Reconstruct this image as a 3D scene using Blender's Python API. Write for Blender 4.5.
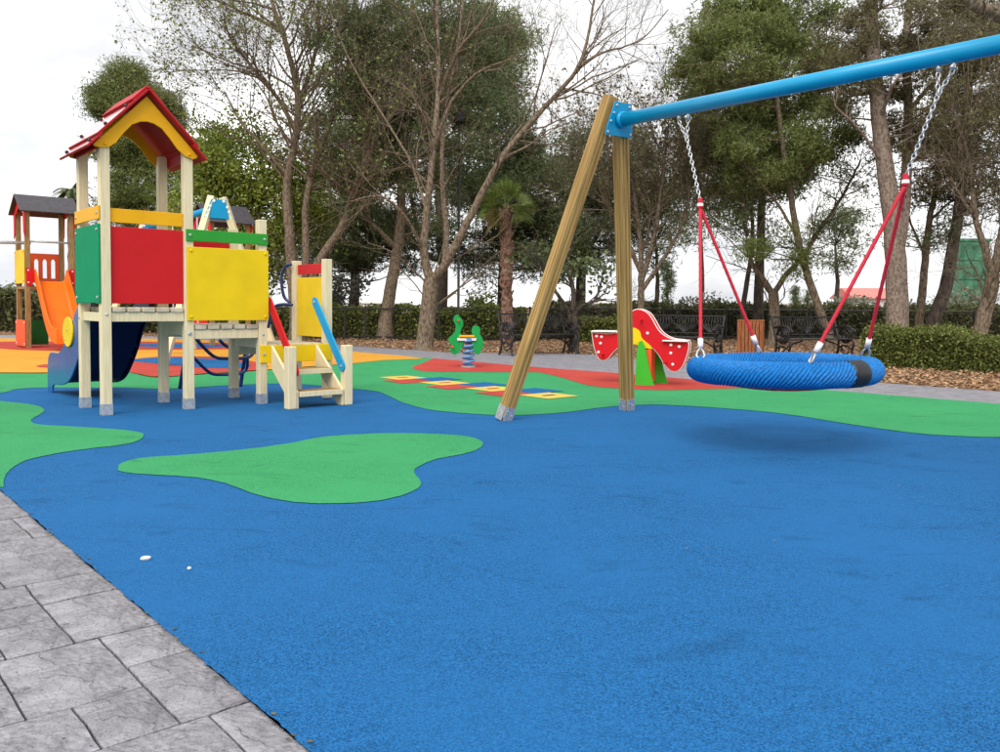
import bpy, bmesh, math, random
import numpy as np
from mathutils import Matrix, Vector, noise as mnoise

# ------------------------------------------------------------------ camera, sky, sun, exposure
for o in list(bpy.data.objects): bpy.data.objects.remove(o)
SC = bpy.context.scene
COL = SC.collection
FPX, HOR, PITCH, ROLL = 836.0, 306.4, 0.043, 0.008        # from the post feet and panel edges (1000 px wide frame)
cd = bpy.data.cameras.new('camera'); cam = bpy.data.objects.new('camera', cd); COL.objects.link(cam)
cd.sensor_width = 36.0; cd.lens = FPX / 1000 * 36.0
cd.shift_y = (HOR + FPX * math.tan(PITCH) - 376.0) / 1000.0
cd.clip_end = 3000; cd.clip_start = 0.05
cam.matrix_world = Matrix.Translation((0, 0, 1.0)) @ Matrix.Rotation(math.pi / 2 - PITCH, 4, 'X') @ Matrix.Rotation(ROLL, 4, 'Z')
SC.camera = cam
SUN_EL, SUN_AZ = math.radians(49), math.radians(-162)       # azimuth from +Y towards +X
W = bpy.data.worlds.new('World'); SC.world = W; W.use_nodes = True
nt = W.node_tree; nt.nodes.clear()
out = nt.nodes.new('ShaderNodeOutputWorld'); bg = nt.nodes.new('ShaderNodeBackground'); bg2 = nt.nodes.new('ShaderNodeBackground')
sky = nt.nodes.new('ShaderNodeTexSky'); sky.sky_type = 'NISHITA'; sky.sun_disc = False
sky.sun_elevation = SUN_EL; sky.sun_rotation = SUN_AZ; sky.dust_density = 3.0
nt.links.new(sky.outputs[0], bg.inputs[0]); bg.inputs[1].default_value = 0.10
tc = nt.nodes.new('ShaderNodeTexCoord'); mp = nt.nodes.new('ShaderNodeMapping'); mp.inputs['Scale'].default_value = (1.1, 1.1, 3.2)
nt.links.new(tc.outputs['Generated'], mp.inputs[0])
no = nt.nodes.new('ShaderNodeTexNoise'); no.inputs['Scale'].default_value = 1.7; no.inputs['Detail'].default_value = 7; no.inputs['Roughness'].default_value = .55
nt.links.new(mp.outputs[0], no.inputs[0])
rp = nt.nodes.new('ShaderNodeValToRGB'); rp.color_ramp.elements[0].position = .40; rp.color_ramp.elements[1].position = .72
rp.color_ramp.elements[0].color = (.45, .46, .48, 1); rp.color_ramp.elements[1].color = (.96, .95, .93, 1)
nt.links.new(no.outputs[0], rp.inputs[0]); nt.links.new(rp.outputs[0], bg2.inputs[0]); bg2.inputs[1].default_value = 1.0
no2 = nt.nodes.new('ShaderNodeTexNoise'); no2.inputs['Scale'].default_value = 2.3; no2.inputs['Detail'].default_value = 6
nt.links.new(mp.outputs[0], no2.inputs[0])
rp2 = nt.nodes.new('ShaderNodeValToRGB'); rp2.color_ramp.elements[0].position = .30; rp2.color_ramp.elements[1].position = .50
rp2.color_ramp.elements[0].color = (.70, .70, .70, 1); rp2.color_ramp.elements[1].color = (1, 1, 1, 1)
nt.links.new(no2.outputs[0], rp2.inputs[0])
mx = nt.nodes.new('ShaderNodeMixShader')
nt.links.new(rp2.outputs[0], mx.inputs[0]); nt.links.new(bg.outputs[0], mx.inputs[1]); nt.links.new(bg2.outputs[0], mx.inputs[2])
nt.links.new(mx.outputs[0], out.inputs[0])
sl = bpy.data.lights.new('sun', 'SUN'); sl.energy = 1.5; sl.angle = math.radians(42); sl.color = (1, .94, .86)
so = bpy.data.objects.new('sun', sl); COL.objects.link(so)
sd = Vector((math.sin(SUN_AZ) * math.cos(SUN_EL), math.cos(SUN_AZ) * math.cos(SUN_EL), math.sin(SUN_EL)))
so.rotation_euler = sd.to_track_quat('Z', 'Y').to_euler(); so.location = (0, 0, 30)
SC.view_settings.view_transform = 'Standard'; SC.view_settings.look = 'None'
SC.view_settings.exposure = 0.97; SC.view_settings.gamma = 1.0
SC.render.resolution_x = 1024; SC.render.resolution_y = 770

rng = np.random.default_rng(7); random.seed(7)
R = math.radians

# ------------------------------------------------------------------ surveying helpers (photo ray -> place in the world)
_c, _s, _cr, _sr = math.cos(PITCH), math.sin(PITCH), math.cos(ROLL), math.sin(ROLL)
def ray(px, py):
    a = px - 500; b = py - HOR
    x = _cr * a + _sr * b; y = -_sr * a + _cr * b
    w = -(y - FPX * math.tan(PITCH)) / FPX
    return x / FPX, _c + _s * w, w * _c - _s
def G(px, py, z=0.0):
    u, Y, Z = ray(px, py); t = (z - 1) / Z
    return Vector((u * t, Y * t, z))
def at(px, py, d):
    u, Y, Z = ray(px, py); t = d / Y
    return Vector((u * t, d, 1 + Z * t))

# ------------------------------------------------------------------ materials
def ramp_mix(nt, fac, c1, c2):
    m = nt.nodes.new('ShaderNodeMix'); m.data_type = 'RGBA'
    m.inputs[6].default_value = (*c1, 1); m.inputs[7].default_value = (*c2, 1)
    nt.links.new(fac, m.inputs[0]); return m.outputs[2]
def newmat(name):
    m = bpy.data.materials.new(name); m.use_nodes = True
    n = m.node_tree; b = n.nodes['Principled BSDF']
    return m, n, b
def M(name, col, rough=.5, var=.12, scale=14, bump=0.0, bscale=None, spec=.5, metal=0.0, col2=None, stretch=None, island=False, detail=5, lo=.35, hi=.65):
    m, n, b = newmat(name)
    tc = n.nodes.new('ShaderNodeTexCoord'); mp = n.nodes.new('ShaderNodeMapping')
    if stretch: mp.inputs['Scale'].default_value = stretch
    n.links.new(tc.outputs['Object'], mp.inputs[0])
    no = n.nodes.new('ShaderNodeTexNoise'); no.inputs['Scale'].default_value = scale; no.inputs['Detail'].default_value = detail
    n.links.new(mp.outputs[0], no.inputs[0])
    mr = n.nodes.new('ShaderNodeMapRange'); mr.inputs[1].default_value = lo; mr.inputs[2].default_value = hi
    n.links.new(no.outputs[0], mr.inputs[0]); fac = mr.outputs[0]
    c1 = tuple(c * (1 - var) for c in col); c2 = col2 or tuple(min(1, c * (1 + var)) for c in col)
    if island:
        g = n.nodes.new('ShaderNodeNewGeometry'); fac = g.outputs['Random Per Island']
    n.links.new(ramp_mix(n, fac, c1, c2), b.inputs['Base Color'])
    b.inputs['Roughness'].default_value = rough; b.inputs['Metallic'].default_value = metal
    b.inputs['Specular IOR Level'].default_value = spec
    if bump:
        bn = n.nodes.new('ShaderNodeTexNoise'); bn.inputs['Scale'].default_value = bscale or scale * 3; bn.inputs['Detail'].default_value = 4
        n.links.new(mp.outputs[0], bn.inputs[0])
        bu = n.nodes.new('ShaderNodeBump'); bu.inputs['Strength'].default_value = bump; bu.inputs['Distance'].default_value = .01
        n.links.new(bn.outputs[0], bu.inputs['Height']); n.links.new(bu.outputs[0], b.inputs['Normal'])
    return m
def rubber(name, col, grain=.42):
    m, n, b = newmat(name)
    tc = n.nodes.new('ShaderNodeTexCoord')
    vo = n.nodes.new('ShaderNodeTexVoronoi'); vo.inputs['Scale'].default_value = 250
    n.links.new(tc.outputs['Object'], vo.inputs[0])
    sep = n.nodes.new('ShaderNodeSeparateColor'); n.links.new(vo.outputs['Color'], sep.inputs[0])
    big = n.nodes.new('ShaderNodeTexNoise'); big.inputs['Scale'].default_value = .9; big.inputs['Detail'].default_value = 5; big.inputs['Roughness'].default_value = .6
    n.links.new(tc.outputs['Object'], big.inputs[0])
    c1 = ramp_mix(n, sep.outputs[0], tuple(c * (1 - grain) for c in col), tuple(min(1, c * (1 + grain) + .012) for c in col))
    # dusty, walked-on patches
    mr = n.nodes.new('ShaderNodeMapRange'); mr.inputs[1].default_value = .38; mr.inputs[2].default_value = .68; mr.inputs[4].default_value = .75
    n.links.new(big.outputs[0], mr.inputs[0])
    dust = tuple(1.18 * c + .008 for c in col)
    mm = n.nodes.new('ShaderNodeMix'); mm.data_type = 'RGBA'
    n.links.new(mr.outputs[0], mm.inputs[0]); n.links.new(c1, mm.inputs[6]); mm.inputs[7].default_value = (*dust, 1)
    sc_ = n.nodes.new('ShaderNodeTexNoise'); sc_.inputs['Scale'].default_value = 2.6; sc_.inputs['Detail'].default_value = 8; sc_.inputs['Roughness'].default_value = .68; sc_.inputs['Distortion'].default_value = 1.5
    mps = n.nodes.new('ShaderNodeMapping'); mps.inputs['Scale'].default_value = (.7, 1.5, 1); mps.inputs['Rotation'].default_value = (0, 0, .25); n.links.new(tc.outputs['Object'], mps.inputs[0]); n.links.new(mps.outputs[0], sc_.inputs[0])
    ms = n.nodes.new('ShaderNodeMapRange'); ms.inputs[1].default_value = .55; ms.inputs[2].default_value = .72; ms.inputs[3].default_value = 1.04; ms.inputs[4].default_value = .74; n.links.new(sc_.outputs[0], ms.inputs[0])
    hs = n.nodes.new('ShaderNodeHueSaturation'); n.links.new(ms.outputs[0], hs.inputs['Value']); n.links.new(mm.outputs[2], hs.inputs['Color'])
    n.links.new(hs.outputs[0], b.inputs['Base Color'])
    b.inputs['Roughness'].default_value = .9; b.inputs['Specular IOR Level'].default_value = .12
    bu = n.nodes.new('ShaderNodeBump'); bu.inputs['Strength'].default_value = .55; bu.inputs['Distance'].default_value = .004
    n.links.new(vo.outputs['Distance'], bu.inputs['Height']); bu.invert = True
    n.links.new(bu.outputs[0], b.inputs['Normal'])
    return m
def stone_mat(name, base, dark):
    m, n, b = newmat(name)
    tc = n.nodes.new('ShaderNodeTexCoord')
    n1 = n.nodes.new('ShaderNodeTexNoise'); n1.inputs['Scale'].default_value = 6; n1.inputs['Detail'].default_value = 9; n1.inputs['Roughness'].default_value = .62; n1.inputs['Distortion'].default_value = .8
    n.links.new(tc.outputs['Object'], n1.inputs[0])
    mr = n.nodes.new('ShaderNodeMapRange'); mr.inputs[1].default_value = .32; mr.inputs[2].default_value = .66; n.links.new(n1.outputs[0], mr.inputs[0])
    col = ramp_mix(n, mr.outputs[0], dark, base)
    g = n.nodes.new('ShaderNodeObjectInfo')
    hv = n.nodes.new('ShaderNodeHueSaturation'); mr2 = n.nodes.new('ShaderNodeMapRange'); mr2.inputs[3].default_value = .80; mr2.inputs[4].default_value = 1.1
    n.links.new(g.outputs['Random'], mr2.inputs[0]); n.links.new(mr2.outputs[0], hv.inputs['Value']); n.links.new(col, hv.inputs['Color'])
    # small dark pits
    vp = n.nodes.new('ShaderNodeTexVoronoi'); vp.inputs['Scale'].default_value = 13; n.links.new(tc.outputs['Object'], vp.inputs[0])
    lt = n.nodes.new('ShaderNodeMath'); lt.operation = 'LESS_THAN'; lt.inputs[1].default_value = .055; n.links.new(vp.outputs['Distance'], lt.inputs[0])
    mm = n.nodes.new('ShaderNodeMix'); mm.data_type = 'RGBA'; n.links.new(lt.outputs[0], mm.inputs[0]); n.links.new(hv.outputs[0], mm.inputs[6]); mm.inputs[7].default_value = (.07, .065, .07, 1)
    nc = n.nodes.new('ShaderNodeTexNoise'); nc.inputs['Scale'].default_value = 4.5; nc.inputs['Detail'].default_value = 7; nc.inputs['Distortion'].default_value = .4
    n.links.new(tc.outputs['Object'], nc.inputs[0])
    md = n.nodes.new('ShaderNodeMath'); md.operation = 'PINGPONG'; md.inputs[1].default_value = .13; n.links.new(nc.outputs[0], md.inputs[0])
    ck = n.nodes.new('ShaderNodeMapRange'); ck.inputs[1].default_value = .0; ck.inputs[2].default_value = .010; ck.inputs[3].default_value = 1; ck.inputs[4].default_value = 0; n.links.new(md.outputs[0], ck.inputs[0])
    nk = n.nodes.new('ShaderNodeTexNoise'); nk.inputs['Scale'].default_value = 7; nk.inputs['Detail'].default_value = 3; n.links.new(tc.outputs['Object'], nk.inputs[0])
    kr = n.nodes.new('ShaderNodeMapRange'); kr.inputs[1].default_value = .46; kr.inputs[2].default_value = .60; n.links.new(nk.outputs[0], kr.inputs[0])
    km = n.nodes.new('ShaderNodeMath'); km.operation = 'MULTIPLY'; n.links.new(ck.outputs[0], km.inputs[0]); n.links.new(kr.outputs[0], km.inputs[1])
    nf = n.nodes.new('ShaderNodeTexNoise'); nf.inputs['Scale'].default_value = 60; nf.inputs['Detail'].default_value = 8; nf.inputs['Roughness'].default_value = .7; n.links.new(tc.outputs['Object'], nf.inputs[0])
    fr_ = n.nodes.new('ShaderNodeMapRange'); fr_.inputs[1].default_value = .35; fr_.inputs[2].default_value = .65; fr_.inputs[3].default_value = .80; fr_.inputs[4].default_value = 1.14; n.links.new(nf.outputs[0], fr_.inputs[0])
    hf = n.nodes.new('ShaderNodeHueSaturation'); n.links.new(fr_.outputs[0], hf.inputs['Value']); n.links.new(mm.outputs[2], hf.inputs['Color'])
    m3 = n.nodes.new('ShaderNodeMix'); m3.data_type = 'RGBA'; n.links.new(km.outputs[0], m3.inputs[0]); n.links.new(hf.outputs[0], m3.inputs[6]); m3.inputs[7].default_value = (.055, .052, .058, 1)
    n.links.new(m3.outputs[2], b.inputs['Base Color']); b.inputs['Roughness'].default_value = .62; b.inputs['Specular IOR Level'].default_value = .4
    # slate relief: terraced noise + fine noise
    n2 = n.nodes.new('ShaderNodeTexNoise'); n2.inputs['Scale'].default_value = 4.5; n2.inputs['Detail'].default_value = 7; n2.inputs['Distortion'].default_value = .4
    n.links.new(tc.outputs['Object'], n2.inputs[0])
    st = n.nodes.new('ShaderNodeMath'); st.operation = 'SNAP'; st.inputs[1].default_value = .13; n.links.new(n2.outputs[0], st.inputs[0])
    n3 = n.nodes.new('ShaderNodeTexNoise'); n3.inputs['Scale'].default_value = 55; n3.inputs['Detail'].default_value = 6; n.links.new(tc.outputs['Object'], n3.inputs[0])
    ad = n.nodes.new('ShaderNodeMath'); ad.operation = 'MULTIPLY_ADD'; ad.inputs[1].default_value = .55; n.links.new(n3.outputs[0], ad.inputs[0]); n.links.new(st.outputs[0], ad.inputs[2])
    bu = n.nodes.new('ShaderNodeBump'); bu.inputs['Strength'].default_value = 1.0; bu.inputs['Distance'].default_value = .03
    n.links.new(ad.outputs[0], bu.inputs['Height']); n.links.new(bu.outputs[0], b.inputs['Normal'])
    return m

MT = {}
MT['blue_rub'] = rubber('blue rubber', (.0070, .100, .275), .52)
MT['green_rub'] = rubber('green rubber', (.034, .262, .098), .38)
MT['red_rub'] = rubber('red rubber', (.40, .050, .038), .3)
MT['yellow_rub'] = rubber('yellow rubber', (.56, .27, .030), .25)
MT['lemon_rub'] = rubber('pale yellow rubber', (.58, .42, .09), .25)
MT['stone'] = stone_mat('stamped concrete', (.355, .352, .382), (.165, .16, .18))
MT['joint'] = M('joint mortar', (.045, .042, .045), .9, .3, 40)
MT['path'] = stone_mat('grey path', (.29, .285, .315), (.18, .175, .20))
MT['soil'] = M('soil', (.15, .095, .058), .95, .4, 3.0, .5, 30, .2, col2=(.26, .17, .11))
MT['cream'] = M('cream painted wood', (.69, .585, .355), .48, .05, 6, .12, 26, .45, stretch=(14, 14, 1.0), col2=(.77, .675, .44))
MT['tread'] = M('weathered plank', (.50, .44, .33), .7, .25, 9, .2, 30, .3)
MT['swingwood'] = M('varnished pine', (.25, .145, .042), .5, .1, 3.0, .12, 20, .3, stretch=(20, 20, .6), col2=(.48, .31, .105))
MT['galv'] = M('galvanised steel', (.42, .45, .48), .4, .18, 30, 0, None, .5, .45)
MT['steelblue'] = M('blue painted beam', (.003, .29, .54), .3, .05, 6, 0, None, .4)
MT['chain'] = M('zinc chain', (.62, .63, .64), .32, .1, 40, 0, None, .5, .7)
def hdpe(name, col, rough=.5, spec=.18, bump=.08): return M(name, col, rough, .06, 5, bump, 90, spec, lo=.3, hi=.7)
MT['red'] = hdpe('red panel', (.56, .012, .016)); MT['yellow'] = hdpe('yellow panel', (.79, .545, .008)); MT['amber'] = hdpe('amber board', (.80, .40, .008))
MT['green'] = hdpe('green board', (.030, .30, .034)); MT['teal'] = hdpe('teal green panel', (.003, .25, .11), .6, .06); MT['lightblue'] = hdpe('light blue panel', (.010, .30, .58))
MT['roofred'] = hdpe('red roof sheet', (.40, .008, .015), .14, .7, 0); MT['slideblue'] = hdpe('blue slide side', (.020, .095, .30), .22, .6, 0); MT['navy'] = hdpe('shaded slide blue', (.006, .010, .045), .4)  # navy: slide blue with the shade beneath the chute put into its colour
for k_ in ('roofred',):
    b_ = MT[k_].node_tree.nodes['Principled BSDF']; b_.inputs['Coat Weight'].default_value = .6; b_.inputs['Coat Roughness'].default_value = .10; b_.inputs['Coat IOR'].default_value = 1.5
MT['roofmatte'] = hdpe('red roof board', (.42, .008, .015), .5)
MT['navytube'] = M('navy tube', (.012, .022, .12), .25, .1, 8)
MT['orange'] = hdpe('orange slide', (.80, .15, .008), .28); MT['orangered'] = hdpe('orange red panel', (.72, .10, .03)); MT['brightgreen'] = hdpe('bright green panel', (.05, .42, .03))
MT['emerald'] = hdpe('emerald panel', (.012, .30, .07)); MT['darkgreen'] = hdpe('dark green panel', (.012, .10, .02))
MT['signalred'] = hdpe('signal red panel', (.58, .010, .018)); MT['white'] = M('white plastic', (.78, .78, .77), .4, .05, 10)
MT['wood2'] = M('brown play post', (.24, .14, .055), .6, .25, 5, .1, 20, .4, stretch=(16, 16, 1), col2=(.38, .25, .10))
MT['roofdark'] = M('dark shingle roof', (.050, .045, .055), .55, .2, 12)
MT['springblue'] = M('spring paint', (.10, .26, .52), .35, .15, 20)
MT['rope'] = M('red rope', (.55, .015, .035), .75, .3, 160, .3, 200)
MT['ringrope'] = M('blue rope winding', (.002, .15, .45), .55, .3, 60, .25, 220, .3)
MT['black'] = M('black rubber sleeve', (.012, .012, .014), .5, .2, 20)
MT['iron'] = M('black iron', (.012, .011, .011), .45, .3, 20)
MT['binwood'] = M('orange stained slat', (.20, .055, .014), .55, .25, 6, .1, 20, .4, stretch=(14, 14, 1), col2=(.36, .12, .036))
MT['pebble'] = M('white pebble', (.70, .68, .64), .6, .1, 60)
MT['bark'] = M('grey brown bark', (.115, .085, .058), .95, .35, 7, .7, 24, .2, stretch=(4, 4, 1.6), col2=(.25, .195, .14))
MT['barkpale'] = M('pale pine bark', (.22, .165, .13), .95, .3, 7, .8, 22, .2, stretch=(3, 3, 1.8), col2=(.38, .305, .25))
MT['barkdark'] = M('dark bark', (.05, .04, .033), .95, .3, 5, .7, 14, .2, stretch=(3, 3, .9), col2=(.105, .085, .07))
MT['twig'] = M('bare twig', (.125, .095, .07), .9, .3, 5, col2=(.22, .17, .125))
MT['palmtrunk'] = M('palm trunk', (.16, .085, .055), .95, .4, 12, .9, 20, .2, col2=(.33, .20, .15))
def leafmat(name, c1, c2, transl=.25, rough=.6):
    m, n, b = newmat(name)
    g = n.nodes.new('ShaderNodeNewGeometry')
    n.links.new(ramp_mix(n, g.outputs['Random Per Island'], c1, c2), b.inputs['Base Color'])
    b.inputs['Roughness'].default_value = rough; b.inputs['Specular IOR Level'].default_value = .3
    tr = n.nodes.new('ShaderNodeBsdfTranslucent'); mix = n.nodes.new('ShaderNodeMixShader'); mix.inputs[0].default_value = transl
    n.links.new(ramp_mix(n, g.outputs['Random Per Island'], c1, c2), tr.inputs[0])
    o = n.nodes['Material Output']; n.links.new(b.outputs[0], mix.inputs[1]); n.links.new(tr.outputs[0], mix.inputs[2]); n.links.new(mix.outputs[0], o.inputs[0])
    return m
MT['pine'] = leafmat('pine needles', (.095, .125, .036), (.24, .28, .085))
MT['pinedark'] = leafmat('dark needles', (.060, .086, .036), (.160, .195, .080))
MT['olive'] = leafmat('olive leaves', (.10, .14, .035), (.25, .30, .085))
MT['yellowgreen'] = leafmat('yellow green leaves', (.12, .175, .022), (.31, .37, .07))
MT['brownleaf'] = leafmat('brownish leaves', (.085, .078, .038), (.205, .185, .085))
MT['greyleaf'] = leafmat('grey leaves', (0.095, 0.101, 0.081), (0.216, 0.223, 0.176))
MT['hedge'] = leafmat('hedge leaves', (.060, .080, .018), (.23, .26, .065))
MT['hedgedark'] = leafmat('dark hedge leaves', (.050, .058, .022), (.150, .160, .060))
MT['silver'] = leafmat('silvery leaves', (0.120, 0.140, 0.090), (0.270, 0.300, 0.220))
MT['frond'] = leafmat('palm frond', (.060, .100, .018), (.20, .27, .060), .3)
MT['dryfrond'] = leafmat('dry frond', (0.200, 0.140, 0.060), (0.360, 0.270, 0.130), .2)
MT['litter'] = leafmat('fallen leaves', (.20, .11, .055), (.54, .34, .20), .05, .9)
MT['plaster'] = M('white plaster', (.72, .71, .68), .9, .06, 3)
MT['rooftile'] = M('pink red roof', (.58, .20, .17), .8, .1, 4)
MT['greenclad'] = M('green cladding', (.030, .15, .075), .35, .35, .8, 0, None, .5, 0, (.06, .23, .13))
MT['glass'] = M('dark window', (.03, .035, .04), .15, .1, 3)

# ------------------------------------------------------------------ mesh builder and object helpers
def tag(o, label=None, cat=None, group=None, kind=None):
    if label: o['label'] = label
    if cat: o['category'] = cat
    if group: o['group'] = group
    if kind: o['kind'] = kind
    return o
def thing(name, label, cat, loc=(0, 0, 0), rz=0.0, group=None):
    o = bpy.data.objects.new(name, None); COL.objects.link(o); o.empty_display_size = .2
    o.location = loc; o.rotation_euler = (0, 0, rz)
    return tag(o, label, cat, group)
def frame_z(d):
    d = Vector(d).normalized(); up = Vector((0, 0, 1)) if abs(d.z) < .95 else Vector((1, 0, 0))
    x = up.cross(d).normalized(); y = d.cross(x)
    return Matrix((x, y, d)).transposed()
class MB:
    def __init__(s): s.v = []; s.f = []
    def add(s, vs, fs):
        k = len(s.v); s.v += [tuple(v) for v in vs]; s.f += [tuple(i + k for i in f) for f in fs]; return s
    def box(s, x0, x1, y0, y1, z0, z1, m=None):
        vs = [Vector((x, y, z)) for z in (z0, z1) for x, y in ((x0, y0), (x1, y0), (x1, y1), (x0, y1))]
        if m is not None: vs = [m @ v for v in vs]
        return s.add(vs, [(3, 2, 1, 0), (4, 5, 6, 7), (0, 1, 5, 4), (1, 2, 6, 5), (2, 3, 7, 6), (3, 0, 4, 7)])
    def prism(s, poly, h0, h1, fn):
        n = len(poly)
        a = sum(poly[i][0] * poly[(i + 1) % n][1] - poly[(i + 1) % n][0] * poly[i][1] for i in range(n))
        if a < 0: poly = poly[::-1]
        vs = [fn(p[0], p[1], h0) for p in poly] + [fn(p[0], p[1], h1) for p in poly]
        return s.add(vs, [tuple(range(n - 1, -1, -1)), tuple(range(n, 2 * n))] + [(i, (i + 1) % n, n + (i + 1) % n, n + i) for i in range(n)])
    def tube(s, pts, r, n=8, closed=False):
        pts = [Vector(p) for p in pts]; m = len(pts); rs = r if hasattr(r, '__len__') else [r] * m
        vs = []; up = None
        for i, p in enumerate(pts):
            a = pts[(i - 1) % m] if (i or closed) else p; b = pts[(i + 1) % m] if (i < m - 1 or closed) else p
            t = (b - a).normalized()
            if up is None: up = Vector((0, 0, 1)) if abs(t.z) < .9 else Vector((1, 0, 0))
            x = up.cross(t).normalized(); y = t.cross(x); up = y
            for k in range(n):
                an = 2 * math.pi * k / n; vs.append(p + (x * math.cos(an) + y * math.sin(an)) * rs[i])
        fs = []
        for i in range(m if closed else m - 1):
            j = (i + 1) % m
            for k in range(n): fs.append((i * n + k, i * n + (k + 1) % n, j * n + (k + 1) % n, j * n + k))
        if not closed: fs += [tuple(range(n - 1, -1, -1)), tuple((m - 1) * n + k for k in range(n))]
        return s.add(vs, fs)
    def bolt(s, p, d, r, h=None):
        h = h or r * .6; F = frame_z(d); p = Vector(p); vs = []; n = 8
        for rr, hh in ((1, 0), (.92, .55), (.5, 1)):
            vs += [p + F @ Vector((r * rr * math.cos(6.2832 * k / n), r * rr * math.sin(6.2832 * k / n), h * hh)) for k in range(n)]
        fs = [(i * n + k, i * n + (k + 1) % n, (i + 1) * n + (k + 1) % n, (i + 1) * n + k) for i in range(2) for k in range(n)] + [tuple(2 * n + k for k in range(n))]
        return s.add(vs, fs)
    def build(s, name, mat, parent=None, bevel=0, smooth=False, loc=None):
        me = bpy.data.meshes.new(name); me.from_pydata(s.v, [], s.f); me.update()
        o = bpy.data.objects.new(name, me); COL.objects.link(o)
        me.materials.append(MT[mat] if isinstance(mat, str) else mat)
        if parent is not None: o.parent = parent
        if name in ('bolts', 'swing_hanger', 'leaf_stubs', 'back_tracery', 'seat_net', 'chain'): o['kind'] = 'stuff'
        if loc is not None: o.location = loc
        if smooth: me.polygons.foreach_set('use_smooth', [True] * len(me.polygons))
        if bevel:
            b = o.modifiers.new('bevel', 'BEVEL'); b.width = bevel; b.segments = 2; b.limit_method = 'ANGLE'; b.angle_limit = R(50)
        return o
def np_obj(name, V, F, mat, parent=None, smooth=False):
    """V (n,3); F (m,k) with k 3 or 4"""
    me = bpy.data.meshes.new(name); n, m, k = len(V), len(F), F.shape[1]
    me.vertices.add(n); me.vertices.foreach_set('co', np.ascontiguousarray(V, dtype=np.float32).ravel())
    me.loops.add(m * k); me.loops.foreach_set('vertex_index', np.ascontiguousarray(F, dtype=np.int32).ravel())
    me.polygons.add(m); me.polygons.foreach_set('loop_start', np.arange(0, m * k, k, dtype=np.int32)); 
    me.update(calc_edges=True); me.validate()
    if smooth: me.polygons.foreach_set('use_smooth', [True] * len(me.polygons))
    o = bpy.data.objects.new(name, me); COL.objects.link(o); me.materials.append(MT[mat])
    if parent is not None: o.parent = parent
    return o
def catmull(P, k=8, closed=True):
    P = [Vector(p) for p in P]; n = len(P); o = []
    for i in range(n if closed else n - 1):
        a, b, c, d = (P[(i - 1) % n], P[i], P[(i + 1) % n], P[(i + 2) % n]) if closed else (P[max(i - 1, 0)], P[i], P[i + 1], P[min(i + 2, n - 1)])
        for j in range(k):
            t = j / k
            o.append(.5 * ((2 * b) + (c - a) * t + (2 * a - 5 * b + 4 * c - d) * t * t + (3 * b - a - 3 * c + d) * t ** 3))
    if not closed: o.append(P[-1])
    return o
def copy_tree(o, parent=None):
    c = o.copy(); COL.objects.link(c)
    if parent is not None: c.parent = parent
    for ch in list(o.children): copy_tree(ch, c)
    return c
def sheet(name, pts, z, mat, parent=None, kind='structure'):
    me = bpy.data.meshes.new(name)
    vs = [(p[0], p[1], z) for p in pts]; a = sum(vs[i][0] * vs[(i + 1) % len(vs)][1] - vs[(i + 1) % len(vs)][0] * vs[i][1] for i in range(len(vs)))
    if a < 0: vs = vs[::-1]
    bm = bmesh.new(); f = bm.faces.new([bm.verts.new(v) for v in vs]); bmesh.ops.triangulate(bm, faces=[f]); bm.to_mesh(me); bm.free()
    o = bpy.data.objects.new(name, me); COL.objects.link(o); me.materials.append(MT[mat])
    if parent is not None: o.parent = parent
    elif kind: o['kind'] = kind
    return o

# ------------------------------------------------------------------ ground, path, rubber surface
sheet('ground', [(-900, -60), (900, -60), (900, 1500), (-900, 1500)], -.030, 'soil')
EO = Vector((-.4129, 1.8303, 0)); EU = Vector((-.6551, .7555, 0)); EN = Vector((-.7555, -.6551, 0))
def edge(s, t): return EO + EU * s + EN * t
far_edge = [(-20, 24), (-13.6, 23.2), (-9.2, 23.6), (-6.2, 21.0), (-3.3, 18.1), (-1.24, 15.84), (.66, 13.70), (1.78, 12.66), (2.66, 11.67), (3.80, 10.52), (4.55, 9.75), (5.36, 8.91), (9, 5.2), (14, 0)]
soil_edge = [(14, 2.2), (9, 7.3), (6.22, 10.45), (5.31, 11.5), (3.9, 13.7), (2.9, 15.9), (2.1, 17.7), (.4, 18.15), (-1.08, 18.25), (-2.05, 19.15), (-3.43, 20.5), (-6, 23.4), (-9, 25.6), (-20, 26)]
fe = catmull([(p[0], p[1], 0) for p in far_edge], 6, False); se = catmull([(p[0], p[1], 0) for p in soil_edge], 6, False)
sheet('paved_path', fe + se, -.012, 'path')
near_edge = [edge(s, .006 * mnoise.noise(Vector((s * 9, 0, 0))) + .004 * mnoise.noise(Vector((s * 31, 5, 0))) + rng.normal(0, .0011)) for s in np.concatenate([np.linspace(26, 6, 60), np.linspace(5.98, -.5, 420), np.linspace(-.6, -9, 20)])]
rub = sheet('rubber_surface', fe + [Vector((14, -4, 0))] + near_edge[::-1], 0, 'blue_rub')
def patch(name, px, z, mat, k=8):
    P = catmull([G(*p) for p in px], k * 3); Q = []
    for i, p in enumerate(P):
        t = (P[(i + 1) % len(P)] - P[i - 1]).normalized(); w = .007 * mnoise.noise(p * 14) + .004 * mnoise.noise(p * 41)
        Q.append(p + Vector((-t.y, t.x, 0)) * w)
    return sheet(name, Q, z, mat, rub)
blue_top = [(0, 393), (15, 389.5), (40, 388), (90, 388), (125, 388), (170, 389), (230, 385.5), (290, 384), (340, 388), (375, 391.5), (390, 397), (403, 403), (430, 410), (470, 414), (505, 415.5), (540, 414.5), (570, 412), (600, 408), (630, 405.5), (660, 405), (700, 407), (760, 411.5), (800, 416.5), (840, 423), (880, 429), (920, 434), (960, 436.5), (1000, 437.5), (1100, 436)]
gt = catmull([Vector((p.x, p.y, 0)) for p in (G(*q) for q in [(-90, 402)] + blue_top)], 6, False)
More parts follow.
